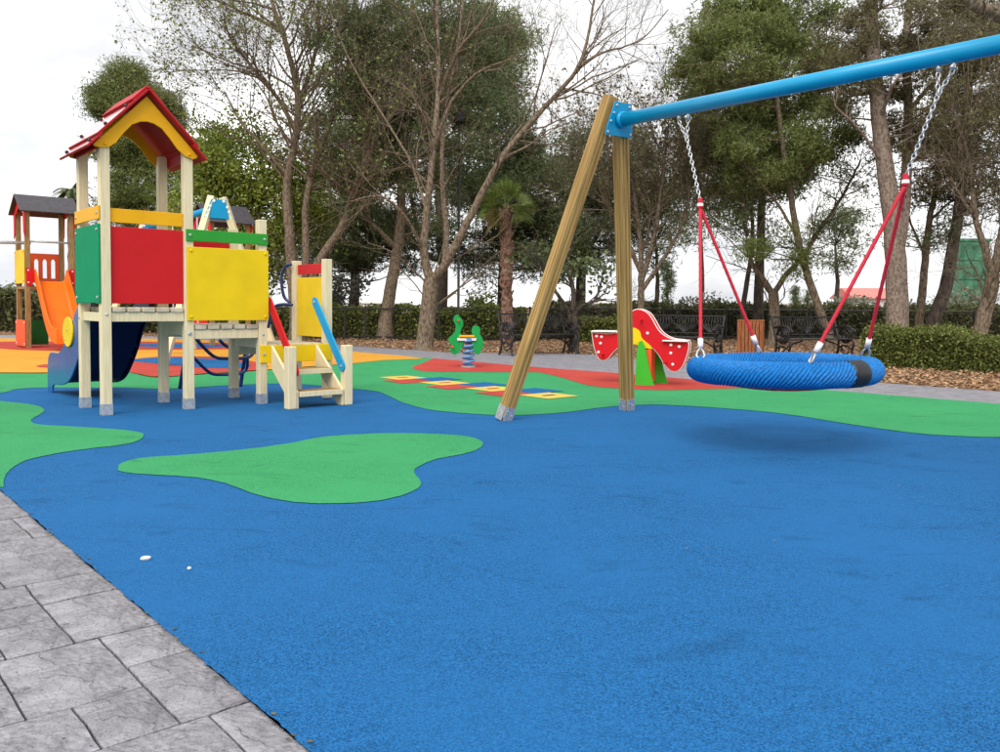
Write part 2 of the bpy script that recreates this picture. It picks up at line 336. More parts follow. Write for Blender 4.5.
def fe_off(i0, i1): return [p for p in fe[i0:i1]]
green_far = [p for p in fe if p.x > -4.5 and p.x < 9]
leftgreen = [G(*p) for p in [(354, 363.5), (300, 368), (260, 371), (212, 374), (165, 377.5), (145, 376.5), (125, 371.5), (90, 372), (45, 373.5), (0, 373.5), (-90, 374)]]
inner = [Vector((p.x - .012, p.y - .012, 0)) for p in green_far]
sheet('green_rubber', gt + inner[::-1] + catmull(leftgreen, 5, False), .004, 'green_rub', rub)
Z6 = lambda L: [(x / 4, y / 4 + 400) for x, y in L]
patch('green_rubber', [(-55, 398), (-20, 399)] + Z6([(0, 5), (130, 20), (175, 38), (165, 55), (130, 75), (125, 88), (160, 100), (300, 108), (480, 120), (560, 132), (575, 145), (550, 165), (480, 182), (340, 198), (200, 220), (100, 245), (40, 280), (15, 320), (6, 352)]) + [(-12, 478), (-45, 449)], .004, 'green_rub')
patch('green_rubber', [(x / 2, y / 2 + 340) for x, y in [(235, 258), (245, 246), (290, 236), (400, 228), (500, 218), (580, 207), (640, 195), (720, 189), (800, 187), (900, 190), (950, 197), (965, 210), (940, 225), (870, 240), (835, 255), (828, 267), (840, 281), (838, 295), (800, 313), (740, 324), (660, 328), (590, 325), (530, 315), (490, 302), (440, 285), (380, 275), (300, 270), (250, 266)]], .004, 'green_rub')
# red tongue under the spring rider and the seesaw
red_up = [p + Vector((-.02, -.02, 0)) for p in fe if -1.3 < p.x < 4.0]
red_lo = catmull([G(*p) for p in [(806, 388), (745, 388.5), (700, 389.8), (660, 390.6), (620, 389), (592, 386.4), (576, 382.4), (560, 377.6), (545, 374), (534, 372.6), (480, 372.4), (440, 372), (420, 371), (412, 367.6), (420, 364.5)]], 6, False)
sheet('red_rubber', red_up + red_lo, .008, 'red_rub', rub)
# yellow field and the bands behind the tower
yl = [p + Vector((-.02, -.02, 0)) for p in fe if p.x < -1.6]
sheet('yellow_rubber', yl + catmull([G(*p) for p in [(425, 359.2), (386, 360.4), (354, 363.5), (300, 367.5), (260, 370.5), (212, 373.6), (165, 377), (145, 376), (125, 371), (90, 371.5), (45, 373), (0, 373), (-110, 373)]], 5, False), .008, 'yellow_rub', rub)
patch('red_rubber', [(120, 369), (145, 375.8), (170, 377), (215, 373.2), (262, 369.8), (262, 364), (220, 358), (165, 357), (128, 361)], .012, 'red_rub')
patch('blue_rubber', [(130, 361), (165, 365), (215, 369), (250, 367), (225, 361), (170, 358)], .016, 'blue_rub')
patch('red_rubber', [(-40, 345), (0, 349), (50, 351), (110, 350), (180, 350), (250, 349), (300, 347), (220, 343.5), (120, 342), (0, 342)], .012, 'red_rub')
patch('blue_rubber', [(128, 345), (160, 348), (200, 348), (235, 346.5), (195, 344.5)], .016, 'blue_rub')
patch('red_rubber', [(36, 367), (50, 364.5), (70, 364), (90, 366), (60, 368.5)], .012, 'red_rub')
# hopscotch: single and double squares in a row
hd = Vector((.655, -.755, 0)).normalized(); hn = Vector((.755, .655, 0)).normalized(); h0 = Vector((-1.34, 11.50, 0)); SQ = .49
def square(c, mat, parent, z, q=SQ / 2 - .006):
    return sheet('hopscotch_square', [c + hd * a * q + hn * b * q for a, b in ((-1, -1), (1, -1), (1, 1), (-1, 1))], z, mat, parent)
for k in range(4):
    c = h0 + hd * (k * 2 * SQ * .98)
    square(c, 'lemon_rub', rub, .009)
    if k < 3:
        c2 = c + hd * SQ * .98
        square(c2 + hn * SQ / 2, 'blue_rub', rub, .009); square(c2 - hn * SQ / 2, 'red_rub', rub, .009)
    sheet('hopscotch_number', [c + hd * a * .03 + hn * b * .09 for a, b in ((-1, -1), (1, -1), (1, 1), (-1, 1))], .0125, 'joint' if k == 3 else 'red_rub', rub)

# stamped stone pavement along the near edge
pav = sheet('paved_path', [edge(26, .004), edge(-3, .004), edge(-3, 7), edge(26, 7)], -.014, 'joint')
stones = [(-.30, .326, -.0, .107), (-.30, .02, .107, .42), (.02, .326, .107, .52), (-.3, .02, .42, .8), (.02, .326, .52, .98), (.326, .739, 0, .173), (.739, 1.005, 0, .173), (.326, .586, .173, .35), (.326, .586, .35, .80),
          (.586, 1.005, .173, .45), (.586, .83, .45, .85), (.83, 1.005, .45, .85), (1.005, 1.262, .238, .417), (1.005, 1.262, .417, .85), (1.005, 1.42, 0, .238), (1.42, 1.67, 0, .238), (1.262, 1.45, .238, .70), (1.45, 1.67, .238, .70),
          (1.67, 2.072, .008, .296), (1.67, 1.9, .296, .72), (1.9, 2.072, .296, .72), (2.072, 2.325, 0, .40), (2.072, 2.325, .40, .72), (2.325, 2.52, 0, .073), (2.52, 2.75, 0, .073), (2.325, 2.75, .073, .43), (2.325, 2.75, .43, .85), (2.75, 2.98, 0, .4), (2.75, 2.98, .4, .85), (2.98, 3.35, 0, .27), (2.98, 3.35, .27, .7)]
s0 = 3.35
while s0 < 6.4:
    w = random.choice([.25, .32, .4]); t0 = 0
    while t0 < .9:
        q = random.choice([.25, .35, .45]); stones.append((s0, s0 + w, t0, t0 + q)); t0 += q
    s0 += w
s0 = -.3
while s0 > -2.6:
    w = random.choice([.25, .32, .4]); t0 = 0
    while t0 < .9:
        q = random.choice([.25, .35, .45]); stones.append((s0 - w, s0, t0, t0 + q)); t0 += q
    s0 -= w
def lattice(nx, ny):
    return [(i * (ny + 1) + j, (i + 1) * (ny + 1) + j, (i + 1) * (ny + 1) + j + 1, i * (ny + 1) + j + 1) for i in range(nx) for j in range(ny)]
for (a0, a1, t0, t1) in stones:
    g = .0036; nx, ny = 7, 6
    c = edge((a0 + a1) / 2, (t0 + t1) / 2); vs = []; h = random.uniform(-.0025, .0015)
    for i in range(nx + 1):
        for j in range(ny + 1):
            fi, fj = i / nx, j / ny
            s_ = a0 + g + (a1 - a0 - 2 * g) * fi; t_ = t0 + g + (t1 - t0 - 2 * g) * fj
            if t0 < .02 and j == 0: t_ = -.022
            p = edge(s_, t_)
            rim = i in (0, nx) or j in (0, ny)
            wob = .0032 * mnoise.noise(p * 9) if rim else 0
            p = p + EU * wob + EN * (.0032 * mnoise.noise(p * 9 + Vector((7, 3, 1))) if rim else 0)
            zz = h - .002 + .0035 * mnoise.noise(p * 6) - (.004 if rim else 0)
            if t0 < .02 and j == 0: zz = min(zz, -.0035)
            vs.append((p.x - c.x, p.y - c.y, zz))
    fs = lattice(nx, ny); top = MB(); top.add(vs, fs)
    ring = [i * (ny + 1) for i in range(nx + 1)] + [nx * (ny + 1) + j for j in range(1, ny + 1)] + [i * (ny + 1) + ny for i in range(nx - 1, -1, -1)] + [j for j in range(ny - 1, 0, -1)]
    k = len(vs); top.add([(vs[i][0] * 1.0, vs[i][1], -.025) for i in ring], [])
    n = len(ring); top.f += [(ring[i], k + i, k + (i + 1) % n, ring[(i + 1) % n]) for i in range(n)]
    o = top.build('paving_stone', 'stone', pav, smooth=False, loc=(c.x, c.y, 0))
    o.rotation_euler = (0, 0, 0)
    # face winding: lattice in (EU, EN) is clockwise seen from above
    me = o.data; me.flip_normals() if me.polygons[0].normal.z < 0 else None

# ------------------------------------------------------------------ main play tower
ANG = .710; P1 = Vector((-3.521, 7.454, 0)); SU, SV = .737, .686; PW = .0425
T1 = thing('play_tower', 'cream wooden play tower with red gabled roof, blue slide and small steps', 'play tower', P1, ANG)
fA = lambda pos: (lambda x, y, h: Vector((pos + h, x, y)))           # panel in the a = const plane (x=b, y=z)
fB = lambda pos: (lambda x, y, h: Vector((x, pos + h, y)))           # panel in the b = const plane (x=a, y=z)
posts = {'P1': (0, 0, 2.47), 'P2': (0, SV, 2.47), 'P3': (SU, 0, 2.47), 'P4': (SU, SV, 2.47), 'P5': (2 * SU, 0, 1.845), 'P6': (2 * SU, SV, 1.80), 'P7': (3 * SU, 0, 1.485), 'P8': (3 * SU, SV, 1.49)}
for k, (a, b, h) in posts.items():
    o = MB().box(a - PW, a + PW, b - PW, b + PW, .012, h).build('post', 'cream', T1, .006)
    if k in ('P1', 'P2', 'P3', 'P4', 'P5', 'P6'):
        q = PW + .003; MB().box(a - q, a + q, b - q, b + q, 0, .105).build('post_foot', 'galv', o, .003)
def plank_floor(a0, a1, b0, b1, ztop, n=5, th=.045):
    w = (a1 - a0) / n
    for i in range(n):
        MB().box(a0 + i * w + .009, a0 + (i + 1) * w - .009, b0, b1, ztop - th, ztop).build('plank', 'tread', T1, .008)
plank_floor(.045, SU - .045, -.035, SV + .035, .965)
plank_floor(SU + .045, 2 * SU - .045, -.035, SV + .035, .800)
plank_floor(2 * SU + .045, 3 * SU - .045, -.02, SV + .035, .600)
def beam(x0, x1, y0, y1, z0, z1, mat='cream'): return MB().box(x0, x1, y0, y1, z0, z1).build('floor_beam', mat, T1, .004)
for (a0, z0, z1) in ((0, .835, .918), (SU, .665, .753), (2 * SU, .46, .553)):
    for b in (0, SV): beam(a0 + PW + .002, a0 + SU - PW - .002, b - .020, b + .020, z0, z1)
for a, z0, z1 in ((0, .835, .918), (SU, .70, .83), (2 * SU, .56, .66), (3 * SU, .46, .553)): beam(a - .02, a + .02, PW + .002, SV - PW - .002, z0, z1)
def panel(name, poly, pos, plane, mat, th=.016, bolts=(), bmat='galv', out=-1, bev=.004, parent=T1, br=.016):
    fn = fA(pos) if plane == 'a' else fB(pos)
    o = MB().prism(poly, 0, th, fn).build(name, mat, parent, bev)
    if bolts:
        m = MB(); d = Vector((out, 0, 0)) if plane == 'a' else Vector((0, out, 0))
        for (x, y) in bolts: m.bolt(fn(x, y, 0 if out < 0 else th), d, br)
        m.build('bolts', bmat, o, smooth=False)
    return o
rect = lambda x0, x1, y0, y1: [(x0, y0), (x1, y0), (x1, y1), (x0, y1)]
crn = lambda x0, x1, y0, y1, i=.035: [(x0 + i, y0 + i), (x1 - i, y0 + i), (x1 - i, y1 - i), (x0 + i, y1 - i)]
PO = -PW - .019
panel('side_panel', rect(PW + .003, SU - PW - .003, .998, 1.686), -.012, 'b', 'red')
panel('guard_rail', rect(PW + .003, SU - PW - .003, 1.722, 1.847), -.012, 'b', 'amber')
panel('side_panel', rect(-.045, SV + .045, 1.002, 1.702), PO, 'a', 'teal', .016, crn(-.045, SV + .045, 1.002, 1.702, .05))
panel('guard_rail', rect(-.045, SV + .045, 1.742, 1.862), PO, 'a', 'amber', .016, [(0.0, 1.80), (SV, 1.80)])
panel('side_panel', rect(SU - .025, 2 * SU + .050, .842, 1.538), PO, 'b', 'yellow', .016, crn(SU - .025, 2 * SU + .050, .842, 1.538, .035), 'yellow')
panel('guard_rail', rect(SU - .030, 2 * SU + .045, 1.592, 1.702), PO, 'b', 'green', .018, [(SU + .005, 1.647), (2 * SU + .01, 1.647)])
panel('guard_rail', rect(SU + PW + .003, 2 * SU - PW - .003, 1.58, 1.69), SV - .01, 'b', 'red')
panel('side_panel', rect(PW + .003, SV - PW - .003, .655, 1.30), 3 * SU - .01, 'a', 'yellow')
panel('guard_rail', rect(PW + .003, SV - PW - .003, 1.335, 1.445), 3 * SU - .01, 'a', 'red')
panel('kick_board', rect(2 * SU - .04, 3 * SU + .02, .415, .590), PO - .001, 'b', 'yellow', .018, [(2 * SU, .50)])
for b_ in (MB().bolt((0, -PW, .90), (0, -1, 0), .014).bolt((SU, -PW, .72), (0, -1, 0), .02).bolt((-PW, SV - .0, .86), (-1, 0, 0), .014).bolt((2 * SU, -PW, .70), (0, -1, 0), .013),): b_.build('bolts', 'galv', T1)
# roof: two leaning sheets, gable boards with an arch, ridge cap
RA0, RA1, RAM = -.155, SU + .135, SU / 2 - .01; ZE, ZR = 2.345, 2.885; B0, B1 = -.135, SV + .13
def roof_sheet(a_lo, a_hi, z_lo, z_hi, th, mat='roofmatte', name='roof_sheet', b0=B0, b1=B1, lift=0, bev=.003, par=None):
    d = Vector((a_hi - a_lo, 0, z_hi - z_lo)).normalized(); nrm = Vector((-d.z, 0, d.x)); nrm = nrm if nrm.z > 0 else -nrm
    if abs(a_hi - RAM) < .002: a_hi += d.x * (lift + .004); z_hi += d.z * (lift + .004)
    vs = [Vector((x, b, z)) + nrm * (lift + h) for h in (0, th) for x, z in ((a_lo, z_lo), (a_hi, z_hi)) for b in (b0, b1)]
    return MB().add(vs, [(0, 1, 3, 2), (4, 6, 7, 5), (0, 2, 6, 4), (1, 5, 7, 3), (0, 4, 5, 1), (2, 3, 7, 6)]).build(name, mat, par or T1, bev)
for a_e in (RA0, RA1):
    t = .24
    am, zm = a_e + (RAM - a_e) * t, ZE + (ZR - ZE) * t
    am2, zm2 = a_e + (RAM - a_e) * (t - .06), ZE + (ZR - ZE) * (t - .06)
    lo = roof_sheet(a_e, am, ZE, zm, .018); up = roof_sheet(am2, RAM, zm2, ZR, .018, lift=.0185)
    e_ = .004; ux, uz = (RAM - a_e) * .012, (ZR - ZE) * .012
    roof_sheet(a_e + ux, am - ux, ZE + uz, zm - uz, .002, 'roofred', 'roof_skin', B0 + e_, B1 - e_, .0185, 0, lo)
    roof_sheet(am2 + ux, RAM - ux, zm2 + uz, ZR - uz, .002, 'roofred', 'roof_skin', B0 + e_, B1 - e_, .0370, 0, up)
    m = MB(); dn = Vector((-(ZR - ZE), 0, RAM - a_e)).normalized(); dn = dn if dn.z > 0 else -dn
    for f_, l_ in ((.10, .020), (.38, .0385), (.72, .0385)):
        for b in (B0 + .09, B1 - .09):
            m.bolt(Vector((a_e + (RAM - a_e) * f_, b, ZE + (ZR - ZE) * f_)) + dn * l_, dn, .018, .02)
    m.build('bolts', 'black', T1)
    sgn = 1 if a_e < RAM else -1
    roof_sheet(RAM - sgn * .10, RAM + sgn * .0, ZR - .10 * (ZR - ZE) / abs(RAM - a_e) , ZR, .020, name='ridge_cap', b0=B0 + .035, b1=B1 + .01, lift=.0395)
arch = []
for (x, z) in [(-.10, 2.385), (-.09, 2.37), (-.04, 2.362), (.03, 2.375), (.09, 2.42), (.16, 2.52), (.23, 2.60), (.30, 2.635), (RAM, 2.645), (.42, 2.635), (.49, 2.60), (.56, 2.52), (.63, 2.43), (.70, 2.375), (.77, 2.355), (.81, 2.37), (.82, 2.39)]: arch.append((x, z))
gab = arch + [(RAM, ZR - .012)]
panel('gable_board', gab, -PW - .022, 'b', 'amber', .018, [(0, 2.40), (SU, 2.395)], 'amber')
panel('gable_board', gab, SV + PW + .004, 'b', 'amber', .018)
for a in (-PW - .02, SU + PW + .002): MB().box(a, a + .018, -.03, SV + .03, 2.36, 2.45).build('eave_board', 'roofmatte', T1, .003)
# slide leaving the back of the first bay
sl_up = [(.73, 1.30), (1.17, 1.0), (1.76, .57), (1.88, .50), (2.02, .46), (2.30, .455), (2.42, .42), (2.48, .33), (2.50, .18), (2.50, 0)]
sl_lo = [(2.30, 0), (2.28, .07), (2.20, .10), (2.0, .11), (1.78, .135), (1.55, .20), (1.35, .33), (1.12, .53), (.90, .78), (.73, .82)]
def vcat(L): return [(v.x, v.y) for v in catmull([(p[0], p[1], 0) for p in L], 4, False)]
SLA, SLB = .07, .615
slide = MB()
ch = catmull([(.70, .955, 0), (.80, .95, 0), (1.0, .80, 0), (1.4, .50, 0), (1.75, .29, 0), (2.0, .235, 0), (2.44, .22, 0)], 5, False)
n = len(ch)
slide.add([Vector((a, p.x, p.y - h)) for h in (0, .03) for p in ch for a in (SLA + .02, SLB - .002)], [])
k = 2 * n
slide.f += [(2 * i, 2 * i + 1, 2 * i + 3, 2 * i + 2) for i in range(n - 1)] + [(k + 2 * i, k + 2 * i + 2, k + 2 * i + 3, k + 2 * i + 1) for i in range(n - 1)]
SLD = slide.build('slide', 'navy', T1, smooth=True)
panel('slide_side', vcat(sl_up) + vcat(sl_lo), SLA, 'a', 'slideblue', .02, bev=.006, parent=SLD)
panel('slide_side', vcat(sl_up) + vcat(sl_lo), SLB, 'a', 'navy', .02, bev=.006, parent=SLD, bolts=[(1.15, .56), (1.28, .44)], br=.012)  # far side takes the darkened blue, its shade painted in
und = MB()   # solid underside of the chute, shade put into its dark colour
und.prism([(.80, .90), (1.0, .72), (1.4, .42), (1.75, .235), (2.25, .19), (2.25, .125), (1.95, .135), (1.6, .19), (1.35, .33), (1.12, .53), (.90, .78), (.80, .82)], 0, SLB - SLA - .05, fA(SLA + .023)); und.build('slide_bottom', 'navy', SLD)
disc = lambda cx, cy, rx, ry, n=28: [(cx + rx * math.cos(6.2832 * i / n), cy + ry * math.sin(6.2832 * i / n)) for i in range(n)]
panel('slide_disc', disc(1.53, .70, .19, .155), SLA - .02, 'a', 'yellow', .018, [(1.53, .72), (1.60, .62)], 'galv', parent=SLD, br=.012)
panel('slide_disc', disc(1.53, .70, .19, .155), SLB + .022, 'a', 'yellow', .018, parent=SLD)
# climbing bars at the back of the second bay, in navy tube
inv = (Matrix.Translation(P1) @ Matrix.Rotation(ANG, 4, 'Z')).inverted()
def L1(px, py, d): return inv @ at(px, py, d)
def bar(name, pts, r=.019, mat='navytube'):
    return MB().tube(catmull([L1(*p) for p in pts], 5, False), r, 8).build(name, mat, T1, smooth=True)
bar('climbing_bar', [(190, 330, 8.9), (197, 340, 9.0), (208, 352, 9.1), (216, 357.5, 9.2), (226, 358.5, 9.3), (244, 358, 9.5), (251, 355.5, 9.6), (254, 349, 9.6), (254, 340, 9.5)])
bar('climbing_bar', [(187, 350, 9.3), (195, 359, 9.3), (206, 370, 9.4), (213, 374, 9.5), (223, 374.5, 9.6), (238, 374, 9.8), (244, 371.5, 9.9), (247, 366, 9.9), (247, 355, 9.8)])
bar('climbing_bar', [(219, 340, 9.1), (226, 346, 9.2), (234, 348, 9.3), (246, 347, 9.5)])
bar('bar_leg', [(188.5, 336, 9.5), (184, 362, 9.75), (179.5, 389.5, 9.83)], .024); bar('bar_leg', [(245.5, 352, 9.9), (242.5, 370, 10.1), (240, 387.5, 10.12)], .024)
bar('grab_handle', [(291, 264.5, 9.35), (286, 266, 9.38), (282, 273, 9.4), (281.5, 285, 9.4), (284, 297, 9.4), (290, 303, 9.38)], .017)
bar('grab_handle', [(292, 305, 9.3), (282, 304.5, 9.35), (274, 307, 9.4), (270, 316, 9.4), (268, 328, 9.4)], .017)
# steps
SA0, SA1, SBF = 1.50, 2.115, -.575
for a in (SA0, SA1):
    MB().box(a - .043, a + .043, SBF - .05, SBF + .05, 0, .60).build('newel_post', 'cream', T1, .008)
    st = [(-.065, .56), (-.065, .40), (SBF + .052, .03), (SBF + .052, .22)]
    panel('stringer', [(-.065, .585), (-.065, .36), (SBF + .055, .0), (SBF - .03, .0), (SBF - .03, .16)], (a + .046) if a == SA0 else (a - .046 - .028), 'a', 'cream', .028)
for z, b in ((.165, -.50), (.365, -.30)):
    MB().box(SA0 + .075, SA1 - .075, b - .11, b + .10, z - .045, z).build('step_tread', 'wood2', T1, .006)
    MB().box(SA0 + .075, SA1 - .075, b - .128, b - .112, z - .052, z - .002).build('step_nosing', 'cream', T1, .003)
def handrail(a, p0, p1, w, mat):
    d = Vector((p1[0] - p0[0], p1[1] - p0[1])); L = d.length; d.normalize(); nn = Vector((-d.y, d.x)); poly = []
    for i in range(13):
        t = math.pi / 2 + math.pi * i / 12; poly.append((p0[0] + d.x * w * math.cos(t) + nn.x * w * math.sin(t), p0[1] + d.y * w * math.cos(t) + nn.y * w * math.sin(t)))
    for i in range(13):
        t = -math.pi / 2 + math.pi * i / 12; poly.append((p1[0] + d.x * w * math.cos(t) + nn.x * w * math.sin(t), p1[1] + d.y * w * math.cos(t) + nn.y * w * math.sin(t)))
    return poly
panel('handrail', handrail(0, (-.01, 1.02), (SBF, .36), .052, ''), SA0 - .062 + .112, 'a', 'signalred', .018)
panel('handrail', handrail(0, (-.02, 1.03), (SBF - .0, .39), .052, ''), SA1 - .062, 'a', 'lightblue', .018, [(-.02, 1.03), (SBF, .39)], br=.016)

# ------------------------------------------------------------------ nest swing
APX = Vector((.975, 7.27, 0)); BD = Vector((.682, -.731, 0)).normalized(); ZB = 2.60
def BP(t, z): return Vector((APX.x + BD.x * t, APX.y + BD.y * t, z))
SW = thing('nest_swing', 'timber A-frame swing with a long light blue steel crossbeam', 'swing', (0, 0, 0))
def leg_matrix(p0, p1):
    z = (p1 - p0).normalized(); x = (FV - z * FV.dot(z)).normalized(); y = z.cross(x)
    m = Matrix((x, y, z)).transposed().to_4x4(); m.translation = p0; return m
def grooved_leg(L, w=.054):
    """square timber with two shallow grooves down each face, along local z"""
    prof = []
    for k in range(4):
        c, s = math.cos(k * math.pi / 2), math.sin(k * math.pi / 2)
        for x, y in ((-w * .88, -w), (-w * .30, -w), (-w * .22, -w * .84), (-w * .12, -w), (w * .34, -w), (w * .42, -w * .86), (w * .52, -w), (w * .88, -w), (w, -w * .88)): prof.append((x * c - y * s, x * s + y * c))
    nn = len(prof); vs = [Vector((q[0], q[1], z)) for z in (0, L) for q in prof]
    return MB().add(vs, [tuple(range(nn - 1, -1, -1)), tuple(range(nn, 2 * nn))] + [(i, (i + 1) % nn, nn + (i + 1) % nn, nn + i) for i in range(nn)])
fA0, fB0 = Vector((.035, 7.33, 0)), Vector((1.245, 8.12, 0))
FV = (fB0 - fA0).normalized()
def aframe(top, feet, sgn):
    for i, ft in enumerate(feet):
        off = (FV * (-.05 if i == 0 else .05))
        tp = Vector((top.x, top.y, 2.80 if i == 0 else 2.77)) + off
        o = grooved_leg((tp - ft).length - .03).build('leg', 'swingwood', SW)
        o.matrix_world = leg_matrix(ft, tp) @ Matrix.Translation((0, 0, .03))
        q = .0555
        for k in range(4):
            mm = MB().box(-.048, .048, -q - .005, -q, -.03, .10); mm.bolt((-.025, -q - .005, .06), (0, -1, 0), .010).bolt((.025, -q - .005, .03), (0, -1, 0), .010)
            fb = mm.build('foot_bracket', 'galv', o); fb.rotation_euler = (0, 0, k * math.pi / 2); fb['kind'] = 'stuff'
    pl = MB(); ax = FV; up = (Vector((top.x, top.y, 2.80)) - (feet[0] + feet[1]) / 2).normalized()
    c = Vector((top.x, top.y, ZB)) + BD * sgn * .060
    nrm = ax.cross(up).normalized(); nrm = nrm if nrm.dot(BD * sgn) > 0 else -nrm
    poly = [(-.150, -.135), (.150, -.135), (.140, -.06), (.092, .145), (-.092, .145), (-.140, -.06)]
    fn = lambda x, y, h: c + ax * x + up * y + nrm * h
    o = pl.prism(poly, -.004, .008, fn).build('bracket_plate', 'steelblue', SW, .003)
    bm_ = MB()
    for (x, y) in ((-.125, -.11), (.125, -.11), (-.108, -.02), (.108, -.02), (-.07, .115), (.07, .115), (-.09, .05)): bm_.bolt(fn(x, y, .008), nrm, .013)
    bm_.build('bolts', 'chain', o)
    return nrm
nrm0 = aframe(APX, [fA0, fB0], 1)
TE = 3.22; E2 = BP(TE, 0); hv = (fB0 - fA0) / 2; offv = (APX - (fA0 + fB0) / 2)
aframe(E2, [E2 + BD * .55 - hv, E2 + BD * .55 + hv], -1)
bt = .058
o = MB().tube([BP(.055, ZB), BP(TE - .055, ZB)], bt, 24).build('crossbeam', 'steelblue', SW, smooth=True)
MB().tube([BP(.06, ZB), BP(.10, ZB)], .070, 24).build('beam_collar', 'steelblue', o, smooth=True)
TL, TR = .70, 2.66
hw = MB()
for t in (TL, TR):
    for dt in (-.045, .045):
        p = BP(t + dt, ZB - bt); hw.tube([p + Vector((0, 0, .01)), p - Vector((0, 0, .035))], .014, 8)
    for s in (-1, 1): hw.bolt(BP(t + s * .001 + .045, ZB - bt - .03) + Vector((BD.y, -BD.x, 0)) * s * .014, Vector((BD.y, -BD.x, 0)) * s, .017, .03)
hw.build('swing_hanger', 'chain', SW, smooth=True)
# seat
NC = BP(1.60, .560); RR, RT = .594, .085
NS = thing('rope_nest', 'round blue rope nest seat hanging on red ropes and chains', 'swing seat', NC)
tilt = Matrix.Rotation(R(-1.0), 3, 'Y')
na, nb = 1100, 84
A, B = np.meshgrid(np.arange(na) / na * 2 * np.pi, np.arange(nb) / nb * 2 * np.pi, indexing='ij')
ph = 140 * A - 14 * B + .9 * np.sin(7 * A + 1) + .7 * np.sin(23 * A) + .5 * np.sin(3 * B + 11 * A)
rr = RT * (.90 + .17 * np.abs(np.sin(ph / 2)))
X = (RR + rr * np.cos(B)) * np.cos(A); Y = (RR + rr * np.cos(B)) * np.sin(A); Z = rr * np.sin(B)
V = np.stack([X, Y, Z], -1).reshape(-1, 3) @ np.array(tilt).T
ii, jj = np.meshgrid(np.arange(na), np.arange(nb), indexing='ij')
idx = lambda i, j: (i % na) * nb + (j % nb)
F = np.stack([idx(ii, jj), idx(ii + 1, jj), idx(ii + 1, jj + 1), idx(ii, jj + 1)], -1).reshape(-1, 4)
np_obj('seat_ring', V, F, 'ringrope', NS, True)
slv = MB(); 
slv_pts = [tilt @ Vector((RR * math.cos(a), RR * math.sin(a), 0)) for a in np.linspace(R(-66), R(-53), 8)]
slv.tube(slv_pts, RT * 1.10, 24).build('seam_sleeve', 'black', NS, smooth=True)
net = MB()
for k in range(-6, 7):
    for ax in (0, 1):
        c = k * .085; L = math.sqrt(max(0, (RR - .06) ** 2 - c * c)); pts = []
        for i in range(9):
            s = -L + 2 * L * i / 8; r2 = (s * s + c * c) / (RR * RR); z = -.06 - .085 * (1 - r2)
            pts.append(tilt @ Vector((s, c, z) if ax == 0 else (c, s, z + .006)))
        net.tube(pts, .010, 5)
net.build('seat_net', 'rope', NS, smooth=True)
bdang = math.atan2(BD.y, BD.x)
def chain_mb(m, p, q, r=.0048, L=.038):
    d = q - p; n = max(2, int(d.length / (L * .78))); Fm = frame_z(d)
    for i in range(n):
        c = p + d * ((i + .5) / n); pts = []
        for k in range(12):
            a = 6.2832 * k / 12; x = math.cos(a) * .0125; z = math.sin(a) * L * .5
            pts.append(c + Fm @ (Vector((x, 0, z)) if i % 2 else Vector((0, x, z))))
        m.tube(pts, r, 5, True)
for t, sgn, (jx, jy) in ((TL, -1, (694.5, 207)), (TR, 1, (906, 176))):
    top = BP(t, ZB - bt - .05)
    end = NC + BD * sgn * RR * .75; end.z = NC.z + RT
    fr = (top.z - (1.79 if sgn < 0 else 1.81)) / (top.z - end.z)
    J = top + (end - top) * fr
    fork = top + (J - top) * .20
    cm = MB()
    for dt in (-.045, .045): chain_mb(cm, BP(t + dt, ZB - bt - .04) - NC, fork - NC)
    chain_mb(cm, fork - NC, J - NC + Vector((0, 0, .05)))
    cm.build('chain', 'chain', NS, smooth=True)
    MB().tube([J - NC + Vector((0, 0, .075)), J - NC + Vector((0, 0, .0))], [.018, .024], 8).build('rope_joint', 'rope', NS)
    MB().tube([J - NC + Vector((0, 0, .035)), J - NC + Vector((0, 0, .012))], [.024, .026], 8).build('rope_clamp', 'white', NS)
    for phi in (-45, 45):
        a = bdang + (math.pi if sgn < 0 else 0) + R(phi)
        q = tilt @ Vector((RR * math.cos(a), RR * math.sin(a), RT * .95)); p = J - NC; d = (p - q).normalized()
        e = q + d * .085; n = 40; pts = [p + (e - p) * i / n for i in range(n + 1)]
        MB().tube(pts, [.0125 + .0016 * (i % 2) for i in range(n + 1)], 7).build('rope', 'rope', NS, smooth=True)
        cl = MB().tube([e + d * .07, e], .021, 8); cl.build('rope_end', 'white', NS, smooth=True)
        sh = MB(); sd_ = frame_z(d) @ Vector((1, 0, 0))
        sh.tube([e, e + sd_ * .022 - d * .03, q + sd_ * .030 + d * .02, q - d * .02, q - sd_ * .030 + d * .02, e - sd_ * .022 - d * .03], .0092, 6, True); sh.build('shackle', 'galv', NS, smooth=True)

